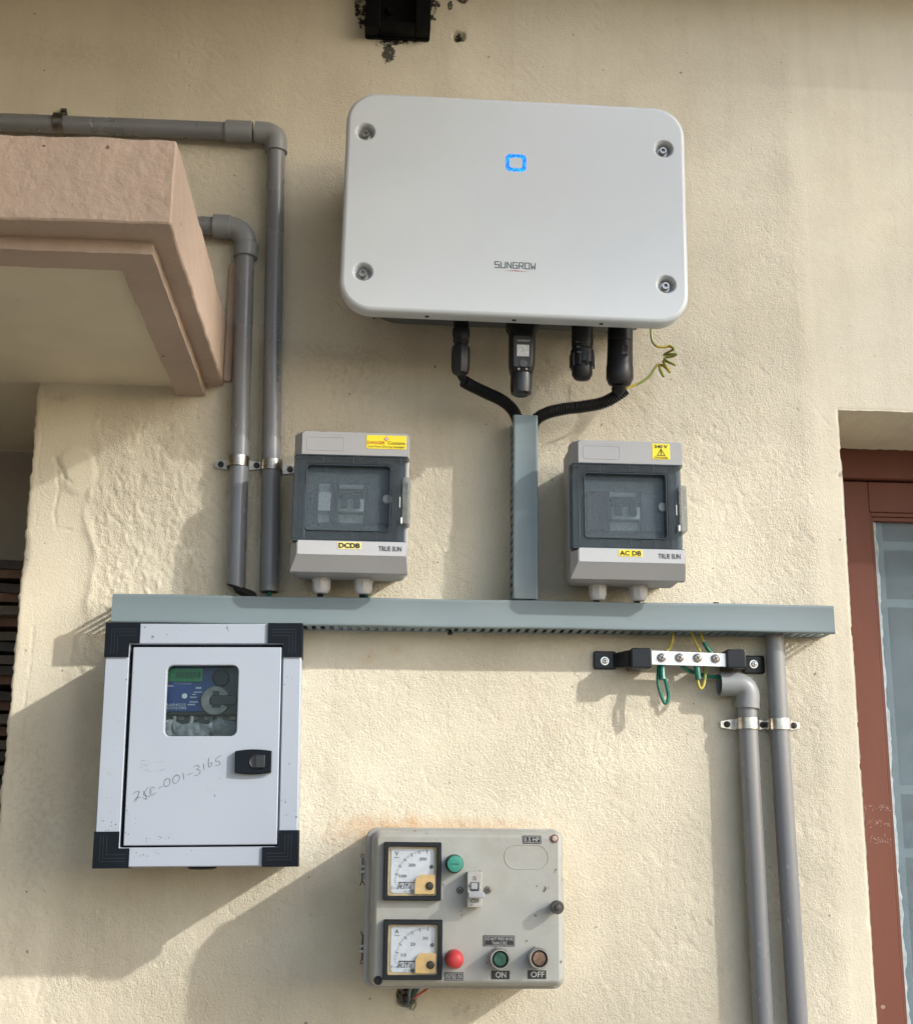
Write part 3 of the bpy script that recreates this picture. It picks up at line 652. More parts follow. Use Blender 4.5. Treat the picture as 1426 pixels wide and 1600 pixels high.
# ------------------------------------------------------------------ trunking
def trunk(t, x0, x1, vertical=False, h=.0375, dep=.055, slot_sides=(-1, 1), pitch=.0117):
    """channel along local x from x0 to x1 (or along z), half height h/2"""
    m = trunk_m(); hh = h/2; w = .0013
    def bx(b, a0, a1, c0, c1, d0, d1):
        if vertical: b.box(c0, c1, a0, a1, d0, d1)
        else: b.box(a0, a1, c0, c1, d0, d1)
    b = B(); bx(b, x0, x1, -hh+.0015, hh-.0015, .0005, .002)
    bs = b.obj('back_channel', m, t.o)
    for s in (-1, 1):
        b = B(); y0, y1 = sorted((s*(hh-.0014), s*(hh-.0027)))
        if s in slot_sides:
            bx(b, x0, x1, y0, y1, .002, .0105); bx(b, x0, x1, y0, y1, .0465, .0528)
            a = x0+.002
            while a < x1-.004:
                bx(b, a, a+pitch-.0055, y0, y1, .0105, .0465); a += pitch
        else: bx(b, x0, x1, y0, y1, .002, .052)
        b.obj('slotted_side', m, bs)
    # snap-on cover with rolled lips
    prof = [(-hh, dep-.0065), (-hh, dep-.0022), (-hh+.0009, dep-.0006), (-hh+.0025, dep), (-hh+.004, dep-.0004), (hh-.004, dep-.0004), (hh-.0025, dep), (hh-.0009, dep-.0006), (hh, dep-.0022), (hh, dep-.0065)]
    inn = [(hh-.0012, dep-.0065), (hh-.0012, dep-.002), (-hh+.0012, dep-.002), (-hh+.0012, dep-.0065)]
    P = prof+inn; k = 14; rings = []
    for i in range(k+1):
        a = x0-.0006+(x1-x0+.0012)*i/k; j = .0004*math.sin(i*1.7)
        rings.append([((c, d+j*.7, a) if vertical else (a, d+j*.7, c+j)) for c, d in P])
    B().loft(rings).obj('cover', m, t.o, sharp=40)
ax, az = W(177, 927, .055); bx_, bz = W(1301.5, 946, .055); cx_, cz_ = W(1303, 989, .055)
t = T('cable_trunking', 'long horizontal grey slotted trunking across the wall above the meter box', 'cable trunking', (ax+bx_)/2, (az+cz_)/2-.0002, rot=.0040)
hl = (bx_-ax)/2; trunk(t, -hl, hl, h=.0375)
for (px, py, nm) in ((1118, 938, 1), (703, 988, -1)):
    x, z = t.p(px, py, .03); s = B(); zz = .0185*nm
    s.lathe((x, .03, zz), (0, .15, nm), [(.0024, 0), (.0024, .004), (.0036, .004), (.0036, .006)], 10); s.obj('fixing_screw', black_pl(), t.o)
vx0, vz0 = W(802, 648, .055); vx1, _ = W(841, 650, .055)
t = T('cable_trunking', 'short vertical grey slotted trunking rising to the cables under the inverter', 'cable trunking', .1964, 1.8075, rot=-.004)
trunk(t, 0, .2515, True, h=.0335)

# ------------------------------------------------------------------ inverter
IX, IZ, IW, IH = .1727, 2.3105, .4545, .3125
t = T('solar_inverter', 'large white rounded solar inverter with a blue ring light on its front', 'inverter', IX, IZ, rot=-.010)
inv = t
wp = white_pc()
body = B(); body.rr(.006, .0155, .425, .260, .060, [(.006, .02), (0, .026), (0, .146)], n=8)
bd = body.obj('rear_body', grey_body(), t.o)
fins = B()
for k in range(24):
    x = -.185+k*.0162; fins.box(x, x+.003, -.10, .135, .004, .02)
fins.obj('heat_sink', grey_body(), bd, kind='stuff')
# cover front with four dished screw wells
def cover():
    holes = [t.p(571, 205, .17), t.p(1037, 232, .17), t.p(1041, 444, .17), t.p(567, 424, .17)]
    bm = bmesh.new(); n = 14; R = .042
    def rr3(i, d, r=R): return [bm.verts.new((x, -d, z)) for x, z in rr_pts(0, 0, IW-2*i, IH-2*i, r-i, n)]
    rings = [rr3(.004, .146), rr3(.0005, .147), rr3(0, .150), rr3(0, .1645), rr3(.0008, .1675), rr3(.0028, .1693), rr3(.0055, .17)]
    for a, b in zip(rings, rings[1:]):
        for i in range(len(a)): bm.faces.new((a[i], a[(i+1) % len(a)], b[(i+1) % len(a)], b[i]))
    bm.faces.new(list(reversed(rings[0])))
    # front face with holes by triangle fill
    m = 28; loops = [rings[-1]]; edges = []
    for (hx, hz) in holes:
        loops.append([bm.verts.new((hx+.0142*math.cos(2*PI*k/m), -.17, hz+.0142*math.sin(2*PI*k/m))) for k in range(m)])
    for lp in loops:
        for i in range(len(lp)):
            e = bm.edges.get((lp[i], lp[(i+1) % len(lp)])) or bm.edges.new((lp[i], lp[(i+1) % len(lp)])); edges.append(e)
    bmesh.ops.triangle_fill(bm, edges=edges, use_beauty=True)
    for lp, (hx, hz) in zip(loops[1:], holes):
        prev = lp
        for r, d in ((.0130, .1697), (.0118, .1680), (.0106, .1655), (.0095, .1615), (.0088, .158)):
            nx = [bm.verts.new((hx+r*math.cos(2*PI*k/m), -d, hz+r*math.sin(2*PI*k/m))) for k in range(m)]
            for i in range(m): bm.faces.new((prev[i], prev[(i+1) % m], nx[(i+1) % m], nx[i]))
            prev = nx
        bm.faces.new(prev)
    bmesh.ops.recalc_face_normals(bm, faces=bm.faces)
    for f in bm.faces: f.smooth = True
    for e in bm.edges:
        if len(e.link_faces) == 2:
            a_ = sorted(f.calc_area() for f in e.link_faces)
            if e.calc_face_angle(0) > .6 or (all(abs(v.co.y+.17) < 1e-6 for v in e.verts) and a_[0] >= 0): e.smooth = False
    me = bpy.data.meshes.new('cover'); bm.to_mesh(me); bm.free(); me.materials.append(wp)
    o = bpy.data.objects.new('cover', me); COL.objects.link(o); o.parent = t.o
    for hx, hz in holes:
        s = B(); s.lathe((hx, .158, hz), (0,1,0), [(.0080, 0), (.0080, .001), (.0065, .0016)], 20)
        s.lathe((hx, .1596, hz), (0,1,0), [(.0050, 0), (.0050, .006), (.0045, .0066), (.0027, .0066), (.0025, .0025)], 16, cap1=True)
        s.obj('screw', mat('inox', (.42,.41,.39), .36, 1., var=.2, vs=200), o)
    for (px, py) in ((667, 491), (803, 497), (939, 503)):
        x, _z = t.p(px, py, .158); s = B(); s.lathe((x, .158, -IH/2-.0003), (0,0,1), [(.0030, 0), (.0030, .001)], 12); s.obj('drain_hole', ink(), o)
    return o
cv = cover()
# lit ring
rc = t.p(806, 254, .1702)
m = bpy.data.materials.new('blue_led_ring'); m.use_nodes = True; nt_ = m.node_tree; p = nt_.nodes['Principled BSDF']
co = coords(nt_); vv = noise(nt_, co, 330, 3, .7)
cc = mixc(nt_, ramp(nt_, vv, .42, .66), (.0,.05,.80), (.0,.38,1.))
L(nt_, cc, p.inputs['Emission Color']); p.inputs['Base Color'].default_value = (.0,.03,.15,1); p.inputs['Emission Strength'].default_value = 1.0
b = B(); b.plate_hole((rc[0], rc[1], .0272, .0252, .0062), (rc[0], rc[1], .0176, .0154, .0040), .1698, .1703, n=6, b=.0001); b.obj('status_light', m, cv)
# wordmark strokes
def wordmark():
    x0, z0 = t.p(773, 420.5, .1704); x1, z1 = t.p(839, 411, .1704); z0, z1 = z0+.001, z1+.0004
    W_ = x1-x0; H = .0082; n = 7; cw = W_/n; g = .70*cw; lw = .00105; b = B()
    zb = t.p(806, 419, .1704)[1]
    S = {'S': [[(1,1),(0,1),(0,.52),(1,.52),(1,0),(0,0)]], 'U': [[(0,1),(0,0),(1,0),(1,1)]], 'N': [[(0,0),(0,1),(1,0),(1,1)]],
         'G': [[(1,1),(0,1),(0,0),(1,0),(1,.5),(.5,.5)]], 'R': [[(0,0),(0,1),(1,1),(1,.45),(0,.45)], [(.5,.45),(1,0)]],
         'O': [[(0,0),(0,1),(1,1),(1,0),(0,0)]], 'W': [[(0,1),(.12,0),(.5,.55),(.88,0),(1,1)]]}
    for i, ch in enumerate('SUNGROW'):
        for pl in S[ch]:
            for a, c in zip(pl, pl[1:]):
                b.stroke([(x0+i*cw+a[0]*g, zb+a[1]*H), (x0+i*cw+c[0]*g, zb+c[1]*H)], lw, .1703)
    b.obj('wordmark', mat('dark_print', (.035,.04,.045), .5), cv, recalc=False)
    r = B(); mx = (x0+x1)/2; hw = W_*.27; pts = [(mx+hw*k/8, zb-.0040+.0005*math.cos(k/8*1.5)) for k in range(-8, 9)]
    for i in range(16):
        w0 = .0011*(1-abs(i-7.5)/8); r.stroke(pts[i:i+2], max(.0002, w0), .1703)
    r.obj('swoosh', mat('red_print', (.55,.06,.03), .5), cv, recalc=False)
wordmark()
# sockets under the body: small bosses, empty round port, switch
for (px, w_, mm) in ((640, .026, black_pl()), (748, .014, black_pl()), (868, .014, black_pl())):
    x, z = t.p(px, 505, .09); s = B(); s.bevbox(x-w_/2, x+w_/2, -.1145, -.107, .08, .112, .003, .001); s.obj('port', mm, bd)
text('DC  SWITCH', t.p(662, 505, .13)[0], t.p(690, 505, .13)[0], -.1058, -.1026, .1462, mat('grey_print', (.35,.36,.37), .6), bd)
b = B(); x, z = t.p(703, 503, .12); b.lathe((x, .135, -.1105), (0,0,1), [(.002,0),(.002,.001)], 10); b.obj('drain_hole', mat('grey_dot', (.5,.5,.5), .5), bd)

# ------------------------------------------------------------------ plugs, dongle, conduits
DB_ = .095
def corrugated(b, pts, r, amp=.0009, pitch=.0034, n=14):
    P = catmull(pts, 24); L_ = [0]
    for a, c in zip(P, P[1:]): L_.append(L_[-1]+(c-a).length)
    out = []; rad = []; s = 0; st = pitch/4; j = 0; k = 0
    while s < L_[-1]:
        while L_[j+1] < s: j += 1
        f = (s-L_[j])/(L_[j+1]-L_[j]); out.append(P[j].lerp(P[j+1], f)); rad.append(r+amp*(1, .2, -1, .2)[k % 4]); s += st; k += 1
    b.tube(out, lambda i: rad[i], n)
def plug(t, top, bot, segs, m, n=16, d=DB_):
    a = Vector(t.p3(*top, d)); c = Vector(t.p3(*bot, d)); ln = (c-a).length
    b = B(); b.lathe(tuple(a), tuple(c-a), [(r, f*ln) for r, f in segs], n); return b, a, c
bz_ = IZ-.1093
t = T('cable_plug', 'slim black two pole cable plug, leftmost under the inverter, ending in ribbed conduit', 'cable plug', *W(719, 500, DB_))
b, a, c = plug(t, (721, 494), (719, 586), [(.0105,0),(.0105,.20),(.0118,.22),(.0118,.34),(.0108,.36),(.0108,.44),(.0095,.46),(.0095,.50),(.0120,.53),(.0124,.60),(.0124,.88),(.0105,.97),(.006,1)], None, 8)
b.obj('plug_body', black_pl(), t.o)
b = B()
for s in (-1, 1): b.tube(catmull([t.p3(719+s*5, 580, DB_), t.p3(722+s*3, 592, .085), t.p3(728, 602, .075)]), .0026, 8)
b.obj('core', black_rub(), t.o)
b = B(); corrugated(b, [t.p3(725, 596, .078), t.p3(737, 603, .07), t.p3(760, 614, .06), t.p3(785, 626, .048), t.p3(802, 642, .038), t.p3(810, 662, .03), t.p3(815, 690, .028)], .0078); b.obj('ribbed_conduit', black_rub(), t.o)
t = T('data_dongle', 'black communication stick with a white square label, hanging under the inverter', 'dongle', *W(815, 520, DB_))
b = B(); w0 = .0215
q = t.p(815, 520, .1)
def stick(b, prof, cx, n=5, rf_=.55):
    rings = []
    for (hw, hd, z) in prof:
        rings.append([(cx(z)+x, .1+y, z) for x, y in rr_pts(0, 0, 2*hw, 2*hd, min(hw, hd)*rf_, n)])
    b.loft(rings)
zt = t.p(815, 496, .1)[1]; z_ = lambda py: t.p(815, py, .1)[1]
cx = lambda z: t.p(816, 496, .1)[0]+(z-zt)*.02
stick(b, [(.0205,.015,z_(496)),(.0215,.016,z_(504)),(.0215,.016,z_(514)),(.0190,.016,z_(518)),(.0175,.0165,z_(522)),(.0170,.016,z_(570)),(.0150,.014,z_(583)),(.0140,.013,z_(585))], cx)
hb = b.obj('housing', black_pl(), t.o)
b = B(); stick(b, [(.0135,.0132,z_(584)),(.0148,.0145,z_(586)),(.0148,.0145,z_(604)),(.0135,.0132,z_(615)),(.009,.009,z_(618))], cx, 6, .97); b.obj('end_cap', mat('satin_black', (.018,.018,.02), .25, var=.2), t.o)
ff = .1172
b = B(); b.bevbox(t.p(802, 525, ff)[0], t.p(830, 525, ff)[0], z_(580), t.p(815, 524, ff)[1], .114, ff, .003, .0008); b.obj('face_panel', mat('dark_face', (.03,.032,.035), .5, var=.2), hb)
xa, za = t.p(807.5, 538, .118); xb_, zb_ = t.p(826.5, 556.5, .118)
b = B(); b.box(xa, xb_, zb_, za, .117, .1178); b.obj('label_sticker', mat('printed_label', (.55,.56,.56), .5, var=.35, vs=700), hb)
b = B(); b.lathe((t.p(817, 567, .118)[0], ff, t.p(817, 567, .118)[1]), (0,1,0), [(.0052,0),(.0052,.0008),(.0042,.0011)], 20); b.obj('button', mat('button_grey', (.07,.07,.075), .4), hb)
for k in (810.5, 822.5):
    b = B(); x, z = t.p(k, 576, .118); b.lathe((x, ff, z), (0,1,0), [(.0016,0),(.0016,.0005)], 10); b.obj('indicator', mat('dim_led', (.22,.2,.18), .5), hb)
text('SUNGROW', t.p(808, 530, .118)[0], t.p(828, 530, .118)[0], t.p(815, 533.2, .118)[1], t.p(815, 530.2, .118)[1], ff+.0003, mat('pale_print', (.5,.5,.5), .5), hb, bold=.01)
t = T('spare_plug', 'black capped round connector between the dongle and the rightmost plug', 'cable plug', *W(909, 520, DB_))
b, a, c = plug(t, (910, 498), (909, 594), [(.0170,0),(.0170,.10),(.0150,.14),(.0150,.44),(.0142,.46),(.0142,.50),(.0162,.53),(.0162,.74),(.0138,.78),(.0138,.92),(.0105,.98),(.004,1)], None, 12)
b.obj('plug_body', black_pl(), t.o)
b = B()
for k in range(3):
    x, z = t.p(899+k*1.0, 533+k*8, .111); b.bevbox(x, x+.007, z-.002, z+.0015, .108, .1115, .001, .0005); b.bevbox(x+.009, x+.015, z-.002, z+.0015, .106, .1105, .001, .0005)
b.obj('grip_ribs', mat('satin_black', (.02,.02,.02), .3), t.o)
b = B()
for k in range(10):
    a_ = k*2*PI/10; x = t.p(909, 560, DB_)[0]+.0158*math.cos(a_); d = DB_+.0158*math.sin(a_); zz = t.p(909, 560, DB_)[1]; b.box(x-.0012, x+.0012, zz-.014, zz+.004, d-.0012, d+.0012)
b.obj('nut_ribs', black_pl(), t.o)
t = T('cable_plug', 'thick black cylindrical cable plug, rightmost under the inverter, with ribbed conduit', 'cable plug', *W(968, 520, DB_))
b, a, c = plug(t, (969, 500), (967.5, 602), [(.0185,0),(.0185,.08),(.0170,.1),(.0172,.34),(.0166,.35),(.0172,.37),(.0175,.70),(.0182,.72),(.0182,.90),(.0150,.98),(.010,1)], None, 24)
b.obj('plug_body', black_pl(), t.o)
b = B(); x, z = t.p(974, 545, .1125); b.bevbox(x-.003, x+.006, z-.008, z+.006, .108, .1132, .001, .0006); b.obj('latch', mat('glossy_black', (.03,.03,.032), .12), t.o)
b = B(); b.tube(catmull([t.p3(968, 598, DB_), t.p3(968, 606, .09), t.p3(962, 613, .085)]), .0085, 12); b.obj('cable', black_rub(), t.o)
b = B(); corrugated(b, [t.p3(977, 608, .084), t.p3(963, 618, .08), t.p3(942, 629, .072), t.p3(912, 635, .062), t.p3(880, 639, .052), t.p3(855, 645, .042), t.p3(838, 655, .034), t.p3(829, 672, .03), t.p3(826, 700, .028)], .0082); b.obj('ribbed_conduit', black_rub(), t.o)

# yellow-green earth wire with its coil
def stripe(name, a, c, vs):
    if name in MATS: return MATS[name]
    m = bpy.data.materials.new(name); m.use_nodes = True; t_ = m.node_tree; p = t_.nodes['Principled BSDF']
    co = coords(t_); f = ramp(t_, noise(t_, co, vs, 1), .47, .53); L(t_, mixc(t_, f, a, c), p.inputs['Base Color']); p.inputs['Roughness'].default_value = .35
    MATS[name] = m; return m
YG = stripe('yellow_green_insulation', (.50,.39,.05), (.22,.27,.035), 45)
YL = stripe('yellow_insulation', (.36,.30,.035), (.16,.20,.035), 60)
GT = mat('green_tape', (.005,.13,.085), .3, var=.3, vs=120, bump=.0004, bs=250)
t = T('earth_wire', 'thin yellow and green wire coiled like a spring right of the inverter plugs', 'wire', *W(1020, 540, .06))
pts = [t.p3(1018, 505, .07), t.p3(1017, 520, .07), t.p3(1019, 533, .07), t.p3(1026, 541, .07), t.p3(1038, 542, .07), t.p3(1047, 540, .07)]
c0 = [(1043, 546), (1044, 556), (1041, 567), (1035, 573), (1031, 576)]
P = [Vector(p_) for p_ in pts]
seq = [((1047,541), .075), ((1052,545), .08), ((1046,549), .066), ((1037,554), .058), ((1041,554), .072), ((1056,553), .082), ((1050,557), .066), ((1038,559), .058), ((1041,564), .072), ((1054,570), .080), ((1045,566), .064), ((1036,564), .058), ((1039,571), .072), ((1046,581), .080), ((1038,573), .064), ((1031,570), .058), ((1031,578), .072), ((1036,588), .078), ((1031,577), .066), ((1028,569), .062)]
P += [Vector(t.p3(*q_, dd)) for q_, dd in seq]
P += [Vector(t.p3(*q_, .065)) for q_ in ((1022,576), (1014,588), (1002,597), (988,603), (972,609))]
b = B(); b.tube(catmull(P, 8), .0018, 8); tag(b.obj('earth_wire', YG, None), 'x', 'wire') if False else b.obj('wire_run', YG, t.o)

# ------------------------------------------------------------------ distribution boxes
FROST = smoked('frosted_smoked_window', (.84,.89,.93), .10, .26, (.17,.205,.225))
CLEARP = smoked('clear_smoked_plastic', (.60,.65,.68), 0, .22, (.16,.185,.20))
TAB = smoked('pale_clear_tab', (.80,.81,.80), 0, .38, (.33,.34,.33))
def db_box(name, label, px0, sticker, ac):
    """px0: function turning the left box's reference pixels into this box's local coordinates"""
    t = T(name, label, 'distribution box', *px0)
    hw, zt, zb = .0745, .0918, -.0920
    g = db_grey()
    b = B(); b.rr(0, -.001, 2*hw-.014, zt-zb-.016, .010, [(.003, .001), (0, .004), (0, .05)], n=5); b.obj('back_shell', g, t.o)
    # front shell: hollow tray behind the door, with solid head and foot panels
    cz = (zt+zb)/2
    b = B(); b.plate_hole((0, cz, 2*hw, zt-zb, .011), (0, .004, .118, .110, .004), .045, .088, n=5, b=.002)
    b.rr(0, cz, 2*hw-.004, zt-zb-.004, .010, [(0, .046), (0, .058)], n=5); fs = b.obj('front_shell', g, t.o)
    # head panel, chamfered
    def chamf(z0, z1, zf0, zf1, xin, name_, m_):
        q = B(); q.loft([[(-hw, .086, z0), (hw, .086, z0), (hw, .086, z1-.004), (hw-.004, .086, z1), (-hw+.004, .086, z1), (-hw, .086, z1-.004)],
                         [(-hw, .098, z0), (hw, .098, z0), (hw, .098, z1-.004), (hw-.004, .098, z1), (-hw+.004, .098, z1), (-hw, .098, z1-.004)],
                         [(-hw+xin, .110, zf0), (hw-.002, .110, zf0), (hw-.002, .110, zf1-.003), (hw-.004, .110, zf1), (-hw+xin+.004, .110, zf1), (-hw+xin, .110, zf1-.003)]])
        return q.obj(name_, m_, t.o, sharp=25)
    hd = chamf(.0595, zt, .0595, zt-.001, .010, 'head_panel', g)
    ft = chamf(zb, -.0535, -.0725, -.0535, .008, 'foot_panel', g)
    b = B(); b.bevbox(-hw+.009, hw-.003, -.0722, -.0538, .1095, .1106, .002, .0004); b.obj('name_strip', db_light(), ft)
    # label recess
    b = B(); b.plate_hole((-.034, .0745, .049, .0185, .003), (-.034, .0745, .0474, .0169, .0026), .109, .11035, n=4, b=.0003); b.obj('label_rim', g, hd)
    # gear on a rail seen through the window
    gear = mat('white_switchgear', (.62,.62,.60), .4); dk = mat('gear_black', (.012,.012,.014), .5)
    rl = B(); rl.box(-.058, .058, -.049, .055, .0585, .061); rl.obj('inner_plate', mat('inner_grey', (.20,.23,.25), .5) if not ac else mat('inner_grey_light', (.30,.33,.35), .5), t.o)
    zc = .0035
    def mcb(x0, x1, nm, m_, togg=True):
        q = B(); q.bevbox(x0, x1, zc-.026, zc+.026, .061, .078, .001, .0006); q.bevbox(x0, x1, zc-.0135, zc+.012, .078, .090, .001, .0008)
        o = q.obj(nm, m_, t.o)
        if togg:
            n_ = 2; w_ = (x1-x0)/n_
            q = B(); q.box(x0+.0002, x1-.0002, zc+.0035, zc+.0165, .0785, .0908); q.obj('dark_band', dk, o)
            for k in range(n_): q2 = B(); q2.bevbox(x0+w_*(k+.22), x0+w_*(k+.72), zc-.009, zc+.008, .090, .0975, .001, .0008); q2.obj('toggle', dk, o)
            q = B(); q.box(x0, x1, zc-.0146, zc-.0138, .0785, .0792); q.obj('seam', dk, o)
        return o
    if not ac:
        mcb(-.0425, -.0265, 'fuse_holder', gear, False); q = B(); q.bevbox(-.0262, -.0168, zc-.026, zc+.026, .061, .083, .001, .0006); q.obj('arrester', dk, t.o)
        mcb(-.0165, .0168, 'breaker', gear); q = B(); q.bevbox(.0172, .0202, zc-.026, zc+.027, .061, .084, .001, .0006); q.obj('divider', dk, t.o)
        q = B(); q.bevbox(.0206, .054, zc-.024, zc+.024, .061, .072, .001, .0006); q.obj('blank_panel', mat('blank_dark', (.06,.07,.075), .5), t.o)
    else:
        q = B(); q.bevbox(-.0500, -.0195, zc-.027, zc+.026, .061, .083, .001, .0006); q.obj('arrester', mat('maroon_black', (.045,.018,.022), .5, var=.5, vs=60), t.o)
        mcb(-.0190, .0190, 'breaker', gear); q = B(); q.bevbox(.0192, .0232, zc-.027, zc+.027, .061, .084, .001, .0006); q.obj('divider', dk, t.o)
        q = B(); q.bevbox(.0236, .054, zc-.024, zc+.024, .061, .070, .001, .0006); q.obj('blank_panel', mat('blank_pale', (.22,.25,.27), .5), t.o)
    # smoked door: clear rim round a frosted window
    dz0, dz1 = -.0530, .0590
    wd = (-.0035, .0035, .1085, .0875, .005)
    b = B(); b.plate_hole((-.002, (dz0+dz1)/2, 2*hw-.005, dz1-dz0, .003), wd, .0885, .1095, n=5, b=.0012); dr = b.obj('door', CLEARP, t.o, label='smoked clear plastic door')
    b = B(); b.rr(wd[0], wd[1], wd[2]-.0004, wd[3]-.0004, .005, [(0, .0993), (0, .1008)], n=5); b.obj('window_pane', FROST, dr)
    b = B(); b.plate_hole(wd, (wd[0], wd[1], wd[2]-.0020, wd[3]-.0020, .0042), .1002, .1099, n=5, b=.0002); b.obj('window_rim', clear_line(), dr)
    b = B(); b.box(-.072, .0715, dz1-.0002, dz1+.0012, .0885, .1100); b.box(-.072, .0715, dz0-.0012, dz0+.0002, .0885, .1100); b.obj('shadow_gap', clear_line(), dr, kind='stuff')
    b = B()
    for x in (-.036, .0025, .034): b.box(x-.0004, x+.0004, wd[1]+wd[3]/2+.001, dz1-.002, .1094, .1099); b.box(x-.0004, x+.0004, dz0+.002, wd[1]-wd[3]/2-.001, .1094, .1099)
    b.box(.0625, .0632, dz0+.002, dz1-.002, .1094, .1099); b.box(-.0655, -.0650, dz0+.002, dz1-.002, .1094, .1099)
    b.obj('moulded_line', clear_line(), dr, kind='stuff')
    b = B(); b.lathe((.0465, .1002, .0045), (0,1,0), [(.0062,0),(.0062,.002),(.0055,.003)], 20); b.obj('finger_knob', mat('grey_knob', (.22,.25,.27), .4), dr)
    # latch tab at the right
    b = B(); b.bevbox(.0655, .0768, -.030, .032, .088, .1125, .003, .001); lt = b.obj('latch_tab', TAB, t.o)
    b = B(); b.bevbox(.0640, .0664, -.030, -.0215, .100, .113, .001, .0005); b.bevbox(.0622, .0636, -.008, .006, .1095, .1105, .0005, .0003); b.obj('latch_pin', mat('clear_glint', (.7,.7,.7), .15), lt)
    # cable glands
    for (x) in (-.0360, .0185) if not ac else (-.0325, .0215):
        b = B(); b.lathe((x, .055, -.0860), (0,0,-1), [(.0118,0),(.0118,.008)], 16)
        b.lathe((x, .055, -.0938), (0,0,-1), [(.0126,0),(.0126,.002),(.0118,.003),(.0118,.011),(.0098,.0165),(.0080,.018),(.0066,.018)], 8)
        gl = b.obj('cable_gland', mat('pale_gland_nylon', (.50,.50,.51), .4, var=.05), t.o)
        b = B(); b.tube(catmull([(x-.0015, .053, -.104), (x-.0012, .050, -.112), (x-.001, .036, -.124)], 4), .0042, 10); b.obj('cable', black_rub(), gl)
        if (not ac and x > 0): b = B(); b.tube([(x+.004, .056, -.104), (x+.005, .050, -.113), (x+.005, .036, -.126)], .0026, 8); b.obj('green_core', GT, gl)
    D1 = .1108
    if not ac:
        x0, z1 = .0182, .0878; x1, z0 = .0700, .0695
        b = B(); b.bevbox(x0, x1, z0, z1, .1095, .1104, .001, .0002); st = b.obj('danger_sticker', yellow(), t.o)
        text('DANGER', x0+.0012, x0+.0240, z0+.0062, z0+.0104, D1, redink(), st, bold=.0)
        text('Contains', x0+.0278, x1-.0018, z0+.0062, z0+.0104, D1, ink(), st, bold=.0)
        text('Live Parts During Daylight', x0+.0026, x1-.0024, z0+.0008, z0+.0044, D1, ink(), st, bold=.0)
        cx_, cz2 = x0+.0255, z0+.0135; q = B(); q.quad([(cx_-.0036, cz2), (cx_, cz2-.0036), (cx_+.0036, cz2), (cx_, cz2+.0036)], .1106); q.obj('warning_diamond', mat('orange_red', (.6,.13,.03), .5), st, recalc=False)
        q = B(); q.quad([(cx_-.0026, cz2), (cx_, cz2-.0026), (cx_+.0026, cz2), (cx_, cz2+.0026)], .1108); q.quad([(cx_-.0006, cz2-.001), (cx_+.0006, cz2-.001), (cx_+.0006, cz2+.001), (cx_-.0006, cz2+.001)], .1110)
        q.obj('diamond_centre', mat('pale_print', (.5,.5,.5), .5), st, recalc=False)
        b = B(); b.bevbox(-.0150, .0148, -.0642, -.0552, .1104, .1110, .001, .0002); ns = b.obj('name_sticker', mat('yellow_halo', (.78,.68,.22), .5), t.o)
        text('DCDB', -.0135, .0137, -.0630, -.0564, .1113, ink(), ns, bold=.045)
    else:
        x0, z1 = .0330, .0885; x1, z0 = .0565, .0670
        b = B(); b.bevbox(x0, x1, z0, z1, .1095, .1104, .0006, .0002); st = b.obj('danger_sticker', yellow(), t.o)
        text('240 V', x0+.0028, x1-.0030, z1-.0062, z1-.0018, D1, ink(), st, bold=.03)
        text('DANGER', x0+.0026, x1-.0026, z0+.0010, z0+.0036, D1, ink(), st, bold=.01)
        cx_ = (x0+x1)/2; q = B(); tri = [(cx_-.0052, z0+.0052), (cx_+.0052, z0+.0052), (cx_, z0+.0142), (cx_-.0052, z0+.0052)]
        for a_, c_ in zip(tri, tri[1:]): q.stroke([a_, c_], .0008, D1)
        q.stroke([(cx_, z0+.0118), (cx_, z0+.0085)], .0012, D1); q.stroke([(cx_, z0+.0072), (cx_, z0+.0066)], .0012, D1)
        q.obj('warning_triangle', ink(), st, recalc=False)
        b = B(); b.bevbox(-.0145, .0165, -.0642, -.0554, .1104, .1110, .0006, .0002); ns = b.obj('name_sticker', yellow(), t.o)
        text('AC DB', -.0130, .0150, -.0630, -.0567, .1113, ink(), ns, bold=.03)
    text('TRUE SUN', .0372, .0662, -.0660, -.0595, .1110, mat('grey_ink2', (.06,.065,.07), .6), t.o, 'maker_name', bold=.022)
    return t
db_box('dc_distribution_box', 'grey box with smoked door and wide yellow danger sticker, left of the vertical trunking', (-.0345, 1.9200), None, False)
db_box('ac_distribution_box', 'grey box with smoked door and small square 240 V sticker, right of the vertical trunking', (.3245, 1.9185), None, True)

# ------------------------------------------------------------------ meter box
MD = .145
t = T('meter_box', 'white steel electricity meter box with black corner caps under the trunking', 'meter box', -.2035, 1.6085, rot=.0175)
mb = meterbox(); MW, MH = .2345, .2855
TLp = t.p(168, 975, MD)
dl = t.p(200, 1008, MD); dr_ = t.p(437, 1321, MD)
dcx, dcz, dw, dh = (dl[0]+dr_[0])/2+.0003, (dl[1]+dr_[1])/2, .1835, .2385
b = B(); b.plate_hole((0, 0, MW, MH, .002), (dcx, dcz, dw, dh, .0015), MD-.02, MD, n=3, b=.0012); b.plate_hole((0, 0, MW-.012, MH-.010, .002), (dcx, dcz, dw+.004, dh+.004, .0015), .002, MD-.0195, n=3, b=.0005); b.box(-MW/2+.006, MW/2-.006, -MH/2+.006, MH/2-.006, .0, .003)
fr = b.obj('case', mb, t.o)
b = B(); b.box(dcx-dw/2-.001, dcx+dw/2+.001, dcz-dh/2-.001, dcz+dh/2+.001, MD-.014, MD-.012); 
